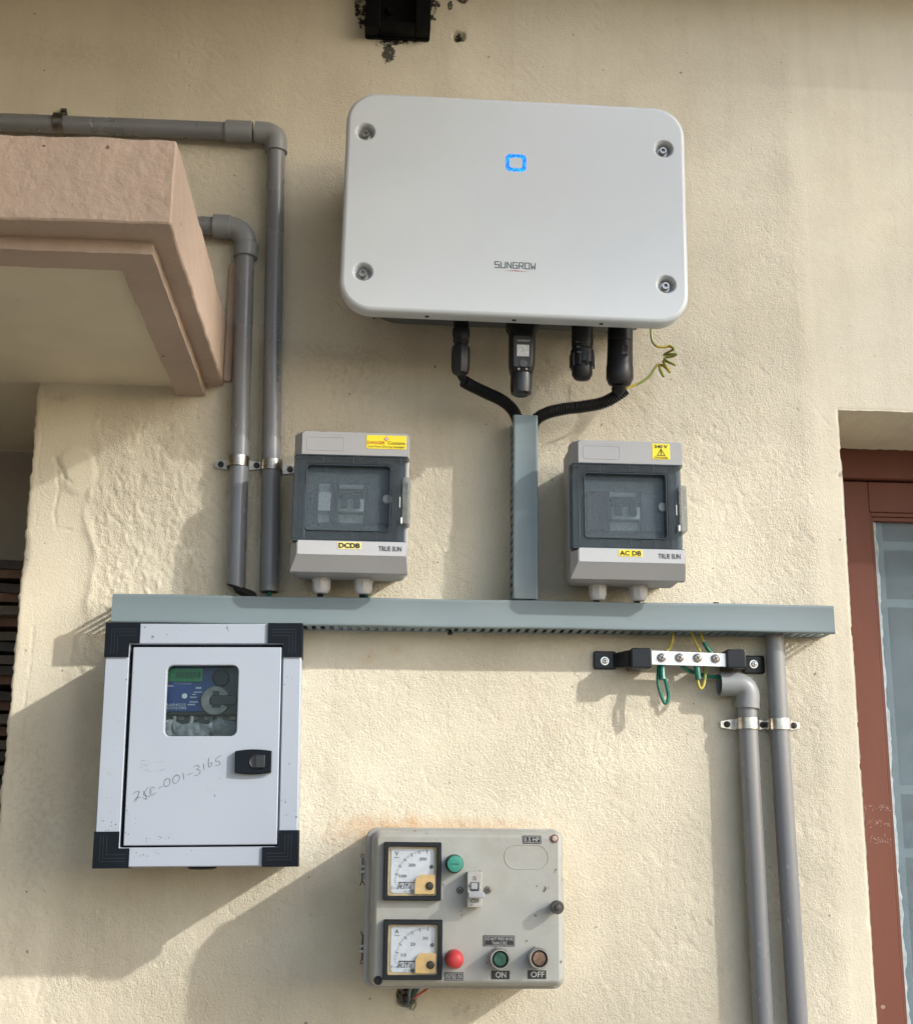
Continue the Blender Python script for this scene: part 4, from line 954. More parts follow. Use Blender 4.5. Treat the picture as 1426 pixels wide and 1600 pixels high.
# door with its window opening
w0 = t.p(258, 1040, MD+.002); w1 = t.p(369, 1150, MD+.002); wcx, wcz, ww, wh = (w0[0]+w1[0])/2+.0012, (w0[1]+w1[1])/2, .0852, .0845
b = B(); b.plate_hole((dcx+.0014, dcz-.0010, dw-.0060, dh-.0062, .0012), (wcx, wcz, ww, wh, .0075), MD-.008, MD+.002, n=6, b=.0009); door = b.obj('door', mb, t.o)
b = B(); b.plate_hole((dcx, dcz, dw-.0008, dh-.0008, .0012), (dcx+.0014, dcz-.0010, dw-.020, dh-.020, .001), MD-.016, MD-.009, n=3, b=.0003); b.obj('door_seal', capbl(), t.o)
for (px, py, sx, sz) in ((0,0,-1,1), (0,0,1,1), (0,0,1,-1), (0,0,-1,-1)):
    ox, oz = sx*MW/2, sz*MH/2; s1 = .0405; ix = abs(abs(ox)-(dw/2+ (dcx*sx)))+.0012; iz = abs(abs(oz)-(dh/2+dcz*sz))+.0012
    P = [(ox+sx*.001, oz+sz*.001), (ox-sx*s1, oz+sz*.001), (ox-sx*s1, oz-sz*(iz-.002)), (ox-sx*(ix-.002), oz-sz*(iz-.002)), (ox-sx*(ix-.002), oz-sz*s1), (ox+sx*.001, oz-sz*s1)]
    if sx*sz < 0: P = P[::-1]
    b = B(); b.loft([[(x, MD-.03, z) for x, z in P], [(x, MD+.0018, z) for x, z in P], [(x*.9985+ox*.0, MD+.0026, z*.9985) for x, z in P]]); cp = b.obj('corner_cap', capbl(), t.o)
    b = B()
    for k in (.007, .0105, .0145):
        b.stroke([(ox-sx*.036, oz-sz*k), (ox-sx*k, oz-sz*k), (ox-sx*k, oz-sz*.036)], .0006, MD+.0028)
    b.obj('moulded_groove', mat('cap_groove', (.014,.020,.028), .6), cp, recalc=False)
# latch
l0 = t.p(367, 1171, MD+.008); l1 = t.p(424, 1210, MD+.008); lx, lz = (l0[0]+l1[0])/2, (l0[1]+l1[1])/2; lw, lh = .0425, .0290
def bowed(w_, h_, bow, d, n=8):
    top = [(lx-w_/2+w_*i/n, lz+h_/2-bow*(abs(i/n-.5)*2)**2) for i in range(n+1)]
    bot = [(lx+w_/2-w_*i/n, lz-h_/2+bow*(abs(i/n-.5)*2)**2) for i in range(n+1)]
    return [(x, d, z) for x, z in top+bot]
b = B(); b.loft([bowed(lw, lh, .002, MD+.002), bowed(lw, lh, .002, MD+.0085), bowed(lw-.002, lh-.002, .0018, MD+.0095)]); lo = b.obj('latch', capbl(), door)
cx2 = lx+.0035
b = B(); b.lathe((cx2, MD+.0095, lz), (0,1,0), [(.0085,0),(.0085,.0006),(.0075,.0010),(.0066,.0006)], 24); b.bevbox(cx2-.0005, cx2+.0105, lz-.0072, lz+.0078, MD+.0095, MD+.0125, .001, .0006); b.obj('thumb_turn', mat('latch_inner', (.02,.022,.028), .3), lo)
b = B(); b.lathe((0.004, MD-.03, -MH/2+.001), (0,0,-1), [(.017,0),(.017,.003),(.014,.0045)], 20); b.obj('bottom_knockout', capbl(), t.o)
# handwriting
def hand():
    m_ = mat('faint_pencil', (.13,.15,.18), .7, var=.3, vs=300)
    b = B(); c = lambda x, y: t.p(180+x/7.13, 1160+y/7.13, MD+.0023)
    def S(pts, w=.0006): b.stroke([tuple(q)[:2] for q in catmull([Vector((*c(*p_), 0)) for p_ in pts], 4)], w, MD+.0023)
    S([(200,575),(225,555),(255,548),(265,560),(250,600),(215,665)]); S([(240,655),(255,600),(275,545)], .0003); S([(218,640),(245,620),(280,612)])
    S([(315,545),(345,600),(335,640)]); S([(365,500),(318,575),(345,600),(385,603)]); S([(300,610),(340,635),(360,620)], .0003)
    S([(440,510),(410,500),(388,530),(392,580),(420,590),(455,560)]); S([(415,520),(400,550),(420,575)], .0003)
    S([(483,515),(525,490)])
    S([(575,410),(548,430),(545,480),(575,492),(608,460),(605,415),(575,405),(555,425)]); S([(690,365),(655,385),(640,430),(665,460),(705,430),(718,385),(690,362),(660,380)])
    S([(755,342),(766,412)], .0006); S([(805,365),(860,340)])
    S([(870,275),(900,262),(925,260),(935,275),(905,305)]); S([(905,305),(940,310),(945,340),(915,365),(880,375)]); S([(985,240),(990,305)])
    S([(1043,175),(1038,230),(1045,275),(1070,262),(1078,228),(1050,235)]); S([(1180,148),(1130,175),(1120,215),(1150,210),(1172,235),(1150,255),(1118,258)])
    for _ in range(14):
        a_ = random.uniform(250, 520); y = random.uniform(180, 330); S([(a_, y), (a_+random.uniform(20, 60), y-random.uniform(5, 20))], .0002)
    b.obj('handwriting', m_, door, recalc=False)
hand()
b = B(); x, z = t.p(346, 1214, MD+.0022)
for (px, py, r) in ((346,1214,.0008), (330,1238,.0006), (198,1257,.0008), (201,1270,.0009), (207,1283,.0007), (196,1300,.0009), (176,1290,.0012), (182,1302,.0009), (168,1250,.0008), (162,1280,.001), (168,1296,.0013), (445,1255,.0012), (444,1271,.0012), (168,1206,.0009), (433,1136,.0008), (452,1058,.0009), (204,1052,.0009), (233,1312,.001), (250,1309,.0012), (263,1309,.001), (215,1337,.001), (228,1340,.001), (243,1336,.0008)):
    x, z = t.p(px, py, MD+.0022)
    for k in range(3):
        xx, zz = x+random.uniform(-.004, .004), z+random.uniform(-.004, .004); rr_ = r*random.uniform(.3, .9)
        b.quad([(xx+rr_*math.cos(a)*random.uniform(.7, 1.2), zz+rr_*math.sin(a)*.8) for a in np.linspace(0, 2*PI, 7)[:-1]], MD+.0022 if (dcx-dw/2+.004 < xx < dcx+dw/2-.002 and dcz-dh/2+.004 < zz < dcz+dh/2-.004) else MD+.0002)
b.obj('paint_fleck', mat('brown_fleck', (.10,.085,.07), .8), t.o, recalc=False)
# window pane: thin glass
gm = bpy.data.materials.new('meter_window_glass'); gm.use_nodes = True; gt = gm.node_tree
tr = N(gt, 'ShaderNodeBsdfTransparent'); tr.inputs[0].default_value = (.82,.86,.86,1); gl_ = N(gt, 'ShaderNodeBsdfGlossy'); gl_.inputs['Roughness'].default_value = .03
fz = N(gt, 'ShaderNodeFresnel'); fz.inputs[0].default_value = 1.45; mx = N(gt, 'ShaderNodeMixShader'); L(gt, math2(gt, 'MULTIPLY', fz.outputs[0], .45), mx.inputs[0]); L(gt, tr.outputs[0], mx.inputs[1]); L(gt, gl_.outputs[0], mx.inputs[2]); L(gt, mx.outputs[0], gt.nodes['Material Output'].inputs[0])
b = B(); b.box(wcx-ww/2-.003, wcx+ww/2+.003, wcz-wh/2-.003, wcz+wh/2+.003, MD-.0102, MD-.0088); b.obj('window_pane', gm, door)

# the energy meter inside
mt = T('energy_meter', 'blue faced electricity meter seen through the meter box window', 'meter', -.2035+.004, 1.6085, rot=.0175)
E0 = .128
cq = lambda x, y, d=E0: mt.p(180+x/5.093, 1000+y/5.093, d)
def rect(x0, y0, x1, y1, d): a = cq(x0, y0, d); c = cq(x1, y1, d); return a[0], c[0], c[1], a[1]
x0, x1, z0, z1 = rect(330, 190, 1010, 600, E0)
b = B(); b.bevbox(x0, x1, z0, z1, .02, E0-.006, .005, .002); hs = b.obj('housing', mat('meter_black', (.02,.022,.026), .4), mt.o)
x0, x1, z0, z1 = rect(380, 225, 775, 570, E0-.004)
b = B(); b.bevbox(x0-.01, x1+.008, z0, z1+.004, E0-.006, E0-.003, .002, .0005); fp = b.obj('faceplate', mat('meter_blue', (.012,.045,.21), .4, var=.15, vs=40), hs)
x0, x1, z0, z1 = rect(405, 228, 692, 333, E0-.0025)
b = B(); b.bevbox(x0, x1, z0, z1, E0-.0035, E0-.0022, .001, .0003); dp = b.obj('display', mat('green_lcd', (.01,.15,.045), .3, emis=((.0,.30,.06), .07)), fp if False else hs)
text('888888', x0+(x1-x0)*.28, x1-.002, z0+.004, z1-.004, E0-.0019, mat('lcd_segment', (.005,.05,.02), .5), hs, 'digits', bold=.01)
x, z = cq(838, 300); b = B(); b.lathe((x, E0-.006, z), (0,1,0), [(.0105,0),(.0105,.004),(.009,.006),(.0085,.0045)], 24); b.obj('push_button', black_pl(), hs)
x, z = cq(795, 482); b = B(); n = 40
a0, a1 = math.radians(24), math.radians(330)
R0, R1 = .0178, .0072
b.loft([[(x+r*math.cos(a), d, z+r*math.sin(a)) for r, d in ((R0, E0-.006), (R0, E0-.001), (R0-.001, E0), (R1, E0), (R1, E0-.006))] for a in np.linspace(a0, a1, n)], True, True)
b.obj('dial_ring', mat('dull_ring', (.20,.20,.195), .35, .4, var=.35, vs=60), hs)
b = B(); b.bevbox(x-.006, x+.026, z-.0052, z+.0062, E0-.005, E0+.0015, .004, .001); b.obj('key_bar', mat('key_black', (.015,.017,.02), .35), hs)
b = B(); b.bevbox(x-.003, x+.005, z+.006, z+.0115, E0-.005, E0+.0012, .001, .0005); b.bevbox(x-.003, x+.007, z-.0085, z-.005, E0-.005, E0+.0013, .001, .0005); b.obj('key_notch', mat('key_black', (.015,.017,.02), .35), hs)
lp = mat('pale_blue_print', (.40,.47,.58), .6)
x0, x1, z0, z1 = rect(400, 505, 560, 528, E0-.0025); text('A684025', x0, x1, z0, z1, E0-.0024, lp, hs, 'serial_number', bold=.01)
b = B(); x0, x1, z0, z1 = rect(398, 532, 560, 552, E0-.0025); xx = x0
while xx < x1: w_ = random.uniform(.0003, .0009); b.quad([(xx, z0), (xx+w_, z0), (xx+w_, z1), (xx, z1)], E0-.0024); xx += w_+random.uniform(.0004, .0009)
b.obj('barcode', lp, hs, recalc=False)
x0, x1, z0, z1 = rect(470, 343, 605, 354, E0-.0025); text('STATIC WATT HOUR METER', x0, x1, z0, z1, E0-.0024, lp, hs)
for k, (a_, c_, s_, e_) in enumerate(((640, 375, 685, 390), (625, 412, 690, 420), (610, 430, 640, 438), (595, 452, 648, 460), (415, 362, 465, 372), (590, 490, 660, 498), (575, 510, 635, 520))):
    b = B(); x0, x1, z0, z1 = rect(a_, c_, s_, e_, E0-.0025); b.quad([(x0, z0), (x1, z0), (x1, z1), (x0, z1)], E0-.0024); b.obj('print_line', lp, hs, recalc=False)
x, z = cq(548, 445); b = B(); b.lathe((x, E0-.0032, z), (0,1,0), [(.0035,0),(.003,.0012)], 12); b.obj('indicator', mat('white_dot', (.7,.75,.8), .3), hs)
x0, x1, z0, z1 = rect(330, 575, 1010, 640, .118)
b = B(); b.bevbox(x0, x1, z0-.02, z1, .02, .113, .003, .001); tc_ = b.obj('terminal_cover', mat('meter_dark', (.035,.038,.043), .35), mt.o)
b = B()
for k in range(8): xx = x0+.01+k*.0155; b.bevbox(xx, xx+.007, z0+.001, z0+.006, .1125, .1145, .001, .0004)
b.obj('terminal_lug', mat('brass_dark', (.22,.2,.17), .4, .5), tc_)
# crumpled clear plastic below
x0, x1, z0, z1 = rect(340, 628, 1000, 800, .124); nx, nz = 60, 26; b = B()
for j in range(nz):
    for i in range(nx):
        x = x0+(x1-x0)*i/(nx-1); top = z1-.004+.010*float(vn(np.array([x]), np.array([0.]), 70, 1, 71)[0]); z = z0+(top-z0)*j/(nz-1)
        d = .124+.012*float(vn(np.array([x]), np.array([z]), 60, 45, 72, .5)[0])+.006*float(vn(np.array([x]), np.array([z]), 150, 110, 73)[0]); b.v.append((x, -d, z))
b.f = [(j*nx+i, j*nx+i+1, (j+1)*nx+i+1, (j+1)*nx+i) for j in range(nz-1) for i in range(nx-1)]
pw = b.obj('plastic_wrap', smoked('crumpled_clear_plastic', (.8,.85,.9), 0, .5, (.55,.60,.68)), None, recalc=False, sharp=60)
pw.parent = mt.o; MATS['crumpled_clear_plastic'].node_tree.nodes['Principled BSDF'].inputs['Roughness'].default_value = .12

for k, (cx_, cc) in enumerate(((470, (.16,.17,.19)), (610, (.22,.24,.27)), (760, (.12,.13,.15)))):
    a_ = cq(cx_, 612, .119); c_ = cq(cx_+random.uniform(-25, 25), 700, .121); e_ = cq(cx_+random.uniform(-40, 40), 800, .118)
    b = B(); b.tube(catmull([(a_[0], .118, a_[1]), (c_[0], .1215, c_[1]), (e_[0], .118, e_[1])]), .0030, 8); b.obj('lead', mat('pale_lead_%d' % k, cc, .35), mt.o)

# ------------------------------------------------------------------ earthing bar
t = T('earthing_bar', 'silver earthing bar with four screws on black insulators below the trunking', 'earthing bar', *W(1060, 1030, .03), rot=.0)
ed = .040
x0, z1 = t.p(1016, 1016, ed); x1, z0 = t.p(1136, 1041, ed)
sl_ = -.0
b = B(); b.loft([[(x, d, z) for x, z in ((x0-.01, z0+.0008), (x1+.01, z0-.0008), (x1+.01, z1-.0030), (x0-.01, z1-.0002))] for d in (ed-.004, ed)]); br = b.obj('bar', mat('polished_alloy', (.72,.72,.74), .3, .6, var=.02, vs=20), t.o)
for (px, py) in ((1033, 1028), (1061, 1028), (1089, 1028.5), (1117, 1029.5)):
    x, z = t.p(px, py, ed); phillips(x, z, ed, .0050, t.o, .0062, 'terminal_screw', mat('rusty_steel', (.42,.38,.34), .3, 1., var=.3, vs=200))
def insul(px0, px1, py0, py1, foot0, foot1, fy0, fy1, arm):
    x0, z1 = t.p(px0, py0, ed+.006); x1, z0 = t.p(px1, py1, ed+.006)
    b = B(); b.bevbox(x0, x1, z0, z1, .006, ed+.006, .003, .0016)
    fx0, fz1 = t.p(foot0, fy0, .006); fx1, fz0 = t.p(foot1, fy1, .006)
    b.bevbox(fx0, fx1, fz0, fz1, .0, .0065, .003, .0015)
    # arm ramping from foot to block
    if arm < 0:
        A = fx1-.006; C = x0+.002
    else:
        A = fx0+.004; C = x1-.002
    zc = (z0+z1)/2; h1 = (z1-z0)/2-.002; fc = (fz0+fz1)/2; h0 = (fz1-fz0)/2-.003
    N_ = 8; rings = []
    for i in range(N_+1):
        s = i/N_; e_ = s*s*(3-2*s); x = A+(C-A)*s; hh = h0+(h1-h0)*e_; cc = fc+(zc-fc)*e_; dd = .006+(ed-.008)*e_
        rings.append([(x, max(0, dd-.009), cc-hh), (x, dd, cc-hh), (x, dd, cc+hh), (x, max(0, dd-.009), cc+hh)])
    b.loft(rings); o = b.obj('insulator', mat('black_insulator', (.006,.008,.012), .34, var=.2, spec=.35), t.o, sharp=38)
    return (fx0+fx1)/2, fc, o
x, z, o = insul(986, 1019, 1012, 1044, 927, 963, 1017, 1046, -1); x, z = t.p(944.5, 1033, .0065); phillips(x, z, .0065, .0040, o, .0062)
x, z, o = insul(1135, 1166, 1014, 1044, 1160, 1195, 1024, 1053, 1); x, z = t.p(1177, 1038, .0065); phillips(x, z, .0065, .0040, o, .0062)
# earth wires round the bar
t = T('earth_wire', 'green taped wire hanging in a long loop under the earthing bar', 'wire', *W(1036, 1060, .02))
b = B(); b.tube(catmull([t.p3(1030, 1030, .034), t.p3(1028, 1048, .03), t.p3(1028, 1068, .036), t.p3(1033, 1088, .038), t.p3(1039, 1099, .038), t.p3(1044, 1090, .038), t.p3(1041, 1070, .037), t.p3(1036, 1052, .034), t.p3(1036, 1030, .033)], 8), .0024, 9); b.obj('taped_loop', GT, t.o)
b = B(); b.tube(catmull([t.p3(1035, 1062, .036), t.p3(1034, 1050, .034), t.p3(1035, 1036, .032)]), .0042, 9); b.obj('taped_joint', GT, t.o)
b = B(); b.tube(catmull([t.p3(1036, 1024, .032), t.p3(1046, 1012, .03), t.p3(1050, 1000, .03), t.p3(1051, 985, .028)]), .0022, 8); b.obj('yellow_core', YL, t.o)
t = T('earth_wire', 'yellow green wire with taped joint looping behind the third bar screw', 'wire', *W(1092, 1060, .02))
b = B(); b.tube(catmull([t.p3(1080, 988, .03), t.p3(1086, 1004, .03), t.p3(1092, 1016, .03), t.p3(1097, 1030, .026), t.p3(1101, 1052, .028), t.p3(1099, 1070, .032), t.p3(1094, 1076, .034), t.p3(1090, 1066, .034), t.p3(1088, 1046, .034), t.p3(1088, 1030, .032)], 8), .0021, 8); b.obj('core', YL, t.o)
b = B(); b.tube(catmull([t.p3(1091, 1062, .035), t.p3(1089, 1050, .035), t.p3(1088, 1036, .034)]), .0040, 9); b.obj('taped_joint', GT, t.o)
t = T('earth_wire', 'green wire dropping behind the fourth bar screw from the trunking', 'wire', *W(1105, 1010, .02))
b = B(); b.tube(catmull([t.p3(1094, 988, .03), t.p3(1097, 1000, .031), t.p3(1103, 1010, .03), t.p3(1112, 1022, .028)]), .0020, 8); b.obj('core', YL, t.o)
b = B(); b.tube(catmull([t.p3(1099, 1003, .031), t.p3(1104, 1011, .031), t.p3(1110, 1020, .03)]), .0034, 9); b.obj('taped_joint', GT, t.o)
t = T('earth_wire', 'green wire running from behind the bar into the open grey elbow', 'wire', *W(1095, 1050, .02))
b = B(); b.tube(catmull([t.p3(1062, 1038, .03), t.p3(1072, 1046, .028), t.p3(1086, 1052, .024), t.p3(1108, 1057, .02), t.p3(1128, 1059, .019), t.p3(1145, 1063, .019)]), .0026, 9); b.obj('core', GT, t.o)

# cables leaving the two left pipes
t = T('cable', 'flat black cable coming out of the shorter left pipe into the trunking', 'cable', *W(375, 920, .02))
b = B(); b.tube(catmull([t.p3(369, 900, .02), t.p3(371, 918, .021), t.p3(380, 925, .024), t.p3(392, 930, .028), t.p3(400, 942, .03)]), .0060, 10); b.obj('sheath', black_rub(), t.o)
t = T('cable', 'thin green cable coming out of the longer left pipe into the trunking', 'cable', *W(420, 925, .02))
b = B(); b.tube([t.p3(420, 905, .019), t.p3(420.5, 926, .021), t.p3(421, 945, .024)], .0030, 8); b.obj('sheath', GT, t.o)

# ------------------------------------------------------------------ pump starter box
SD = .15
t = T('pump_starter', 'old grey starter panel with two dial gauges, buttons and a breaker, lowest on the wall', 'starter panel', .1172, 1.4215)
S8 = lambda x, y, d=SD: t.p(540+x/3.854, 1270+y/3.854, d)
q0 = S8(128, 88, .125); q1 = S8(1312, 1062, .125)
bw, bh = q1[0]-q0[0]+.001, q0[1]-q1[1]; bcx, bcz = (q0[0]+q1[0])/2, (q0[1]+q1[1])/2
b = B(); b.rr(bcx, bcz, bw-.004, bh-.004, .012, [(.003, 0), (0, .004), (0, .118)], n=6); b.rr(bcx, bcz, bw, bh, .013, [(.001, .1182), (0, .1195), (0, .126), (.0015, .1275)], n=6)
bs = b.obj('back_case', starter_e(), t.o)
q0 = S8(172, 120, SD); q1 = S8(1305, 1038, SD)
lw, lh = q1[0]-q0[0], q0[1]-q1[1]; lcx, lcz = (q0[0]+q1[0])/2, (q0[1]+q1[1])/2
b = B(); b.rr(lcx+.0005, lcz, lw+.006, lh+.006, .011, [(0, .1278), (0, .138), (.002, .142), (.0035, SD-.003), (.0055, SD-.0008), (.0075, SD)], n=6); ld = b.obj('lid', starter_m(), t.o)
# embossed oval
c0 = S8(1088, 268); b = B(); b.plate_hole((c0[0], c0[1], .0530, .0285, .0140), (c0[0], c0[1], .0508, .0263, .0130), SD-.001, SD+.0005, n=8, b=.0004); b.obj('embossed_oval', starter_m(), ld)
# panel meters
def gauge(x0, y0, x1, y1, unit, marks, label):
    a = S8(x0, y0, SD+.010); c = S8(x1, y1, SD+.010); cx, cz = (a[0]+c[0])/2, (a[1]+c[1])/2; w, h = c[0]-a[0], a[1]-c[1]
    g0 = SD+.010
    b = B(); b.plate_hole((cx, cz, w, h, .0012), (cx, cz-.0002, w*.845, h*.84, .002), SD, g0, n=3, b=.0009); fr = b.obj('gauge', mat('gauge_black', (.012,.015,.018), .45, var=.2, spec=.3), t.o, label=label)
    iw, ih = w*.845, h*.84
    b = B(); b.box(cx-iw/2-.0005, cx+iw/2+.0005, cz-ih/2-.0005, cz+ih/2+.0005, SD-.001, SD+.0035); b.obj('dial_surround', mat('aged_cream_plastic', (.62,.47,.24), .5, var=.15, vs=60), fr)
    fx0, fx1, fz0, fz1 = cx-iw/2+.0033, cx+iw/2-.003, cz-ih/2+.0027, cz+ih/2-.0027
    b = B(); b.rr((fx0+fx1)/2, (fz0+fz1)/2, fx1-fx0, fz1-fz0, .004, [(0, SD+.0034), (0, SD+.0042)]); b.obj('dial_face', mat('white_dial', (.66,.70,.74), .45, var=.03), fr)
    dd = SD+.0046; fw, fh = fx1-fx0, fz1-fz0; ox, oz = fx0+fw*.80, fz0+fh*.24; R = fw*.72
    k = B(); n_ = 30
    for i in range(n_+1):
        a_ = math.radians(180-i*93/n_) ; big = i % 5 == 0 and i > 0; r0 = R*(.90 if big else .935); r1 = R*1.0
        if i % 10 and not big and i % 1: continue
        k.stroke([(ox+r0*math.cos(a_), oz+r0*math.sin(a_)*1.02), (ox+r1*math.cos(a_), oz+r1*math.sin(a_)*1.02)], .0007 if big else .00028, dd)
    k.obj('scale_marks', ink(), fr, recalc=False)
    for (s, u, v_) in marks: text(s, fx0+fw*u, fx0+fw*(u+.048*len(s)+.02), fz0+fh*v_, fz0+fh*(v_+.07), dd, mat('dial_print', (.06,.065,.07), .6), fr, 'numeral', bold=.005)
    text(unit, fx0+fw*.09, fx0+fw*.175, fz0+fh*.85, fz0+fh*.945, dd, mat('dial_print', (.06,.065,.07), .6), fr, 'unit_letter', bold=.01)
    k = B(); k.stroke([(fx0+fw*.08, fz0+fh*.80), (fx0+fw*.11, fz0+fh*.815), (fx0+fw*.15, fz0+fh*.795), (fx0+fw*.19, fz0+fh*.81)], .0005, dd)
    # maker's script: d-e-l-t-a in slanting strokes
    sx, sz, u = fx0+fw*.16, fz0+fh*.10, fw*.068
    for pl in ([(.8,1.9),(.5,.9),(0,.5),(-.2,.1),(.2,-.1),(.6,.3),(.7,.8)], [(1.1,.4),(1.6,.9),(1.3,1.2),(1.0,.7),(1.2,0),(1.9,.2)], [(2.5,1.9),(2.2,.2),(2.5,0)], [(3.3,1.7),(3.0,.3),(3.3,0)], [(2.8,1.2),(3.7,1.25)], [(4.6,.9),(4.0,.9),(3.8,.2),(4.3,.1),(4.6,.9),(4.6,.1)]):
        k.stroke([(sx+x*u, sz+z*u) for x, z in pl], .0008, dd)
    k.obj('script_mark', ink(), fr, recalc=False)
    text('LS 1248', fx0+fw*.30, fx0+fw*.56, fz0+fh*.02, fz0+fh*.06, dd, mat('dial_print', (.06,.065,.07), .6), fr, 'small_print')
    text('E ~', fx0+fw*.02, fx0+fw*.12, fz0+fh*.09, fz0+fh*.15, dd, mat('dial_print', (.06,.065,.07), .6), fr, 'small_print')
    b = B(); b.box(ox-R*.86, ox-R*.0, oz-.0004, oz+.0006, dd+.002, dd+.0026); b.obj('needle', ink(), fr)
    # cream quarter shield with adjusting screw
    P = [(cx+iw/2-.0005, cz-ih/2+.0005)]; x_, z_ = fx0+fw*.56, fz0+fh*.42
    P = [(cx+iw/2-.002, cz-ih/2+.002), (cx+iw/2-.002, z_), (x_+.009, z_)]+[(x_+.009-.009*math.sin(a_), z_-.009+.009*math.cos(a_)) for a_ in np.linspace(.2, PI/2, 6)]+[(x_, cz-ih/2+.002)]
    P = P[::-1]; b = B(); b.loft([[(x, d, z) for x, z in P] for d in (SD+.0042, SD+.0085)]); sh = b.obj('cream_shield', mat('aged_cream_shield', (.74,.50,.19), .45, var=.12, vs=80), fr)
    x, z = fx0+fw*.90, fz0+fh*.17; b = B(); b.screw(x, z, SD+.0085, .0046, .5); b.obj('adjust_screw', mat('aged_black_screw', (.05,.045,.035), .4, .3), sh)
    for (u_, v_) in ((.94, .60), (.50, .045)):
        b = B(); b.screw(fx0+fw*u_, fz0+fh*v_, SD+.0042, .0022, .7); b.obj('face_screw', mat('face_screw', (.10,.11,.12), .4, .5), fr)
    # clear lens
    lg = smoked('gauge_lens', (.96,.97,.98), 0, .05, (.5,.5,.5))
    b = B(); b.box(cx-iw/2, cx+iw/2, cz-ih/2, cz+ih/2, SD+.0092, SD+.0096); b.obj('lens', lg, fr)
gauge(232, 176, 574, 531, 'V', (('100', .20, .35), ('200', .40, .60), ('300', .66, .74)), 'voltage gauge, upper of the two square dials')
gauge(230, 645, 580, 1010, 'A', (('10', .24, .34), ('20', .44, .58), ('30', .72, .71)), 'current gauge, lower of the two square dials')
# indicators
def knob(x, y, r, prof, m_, nm, label=None, n=28):
    c = S8(x, y, SD+.012); b = B(); b.lathe((c[0], SD, c[1]), (0,1,0), [(r_*.83, q_) for r_, q_ in prof], n); return c, b.obj(nm, m_, ld, label=label)
c, o = knob(657, 309, 0, [(.0130,0),(.0130,.003),(.0122,.004),(.0118,.017),(.0112,.018)], mat('green_dark', (.02,.11,.085), .4), 'green_indicator', 'green round indicator')
b = B(); b.lathe((c[0], SD+.018, c[1]), (0,1,0), [(.0092,0),(.0088,.001),(.005,.0016)], 28); b.obj('lens_cap', mat('sea_green', (.04,.27,.20), .45, var=.08, dust=.2, dustcol=(.2,.3,.27)), o)
b = B(); b.box(c[0]-.0055, c[0]+.0050, c[1]-.0004, c[1]+.0003, SD+.0195, SD+.0199); b.obj('slot', ink(), o)
c, o = knob(656, 886, 0, [(.0128,0),(.0128,.003),(.0122,.004),(.0122,.014),(.0116,.019),(.0096,.0225),(.006,.0245),(.002,.025)], mat('faded_red_lens', (.55,.045,.05), .45, var=.1, dust=.25, dustcol=(.5,.15,.14)), 'red_indicator', 'red domed indicator')
for (x, y, m_, lab) in ((930, 884, mat('worn_green_cap', (.02,.085,.06), .5, var=.5, vs=150), 'green push button over the ON plate'), (1165, 880, mat('worn_orange_cap', (.20,.12,.08), .6, var=.5, vs=130, dust=.4), 'rusty orange push button over the OFF plate')):
    c = S8(x, y, SD+.018); b = B(); b.lathe((c[0], SD, c[1]), (0,1,0), [(.0126,0),(.0126,.011)], 6)
    b.lathe((c[0], SD+.011, c[1]), (0,1,0), [(.0118,0),(.0118,.006),(.0110,.0085),(.0096,.0085),(.0092,.003)], 26, cap1=False); o = b.obj('push_button', mat('worn_chrome', (.38,.37,.35), .35, .8, var=.25, vs=120), ld, label=lab)
    b = B(); b.lathe((c[0], SD+.011, c[1]), (0,1,0), [(.0092,0),(.0092,.003),(.0078,.0032),(.0078,.006),(.0066,.0068)], 24); b.obj('button_cap', m_, o)
    b = B(); b.lathe((c[0], SD+.0139, c[1]), (0,1,0), [(.0093,0),(.0093,.0005),(.0078,.0005)], 24); b.obj('dark_gasket', ink(), o)
# plates
def plate(x0, y0, x1, y1, lines, border=True, m_=None):
    a = S8(x0, y0, SD+.0005); c = S8(x1, y1, SD+.0005); b = B(); b.bevbox(a[0], c[0], c[1], a[1], SD-.0003, SD+.0008, .0006, .0002); o = b.obj('plate', mat('black_label_plate', (.02,.021,.023), .45, var=.3), ld)
    sil = mat('worn_silver_print', (.42,.43,.43), .5, var=.2, vs=200)
    if border:
        i = .0011; k = B(); R = [(a[0]+i, c[1]+i), (c[0]-i, c[1]+i), (c[0]-i, a[1]-i), (a[0]+i, a[1]-i), (a[0]+i, c[1]+i)]
        for p_, q_ in zip(R, R[1:]): k.stroke([p_, q_], .00045, SD+.0011)
        k.obj('border', sil, o, recalc=False)
    H = a[1]-c[1]; Wd = c[0]-a[0]
    for (s, u0, u1, v0, v1) in lines: text(s, a[0]+Wd*u0, a[0]+Wd*u1, c[1]+H*v0, c[1]+H*v1, SD+.0011, sil, o, bold=.012)
plate(1068, 138, 1177, 187, [('1.5 HP', .12, .88, .24, .78)])
plate(595, 962, 708, 1012, [('TESTED OK', .08, .93, .26, .74)])
plate(829, 740, 1018, 806, [('DO NOT PRESS MORE', .06, .94, .55, .82), ('THAN 5 SEC', .27, .75, .17, .44)])
plate(877, 952, 987, 1004, [('ON', .23, .80, .18, .86)], False)
plate(1096, 950, 1207, 1002, [('OFF', .16, .90, .18, .86)], False)
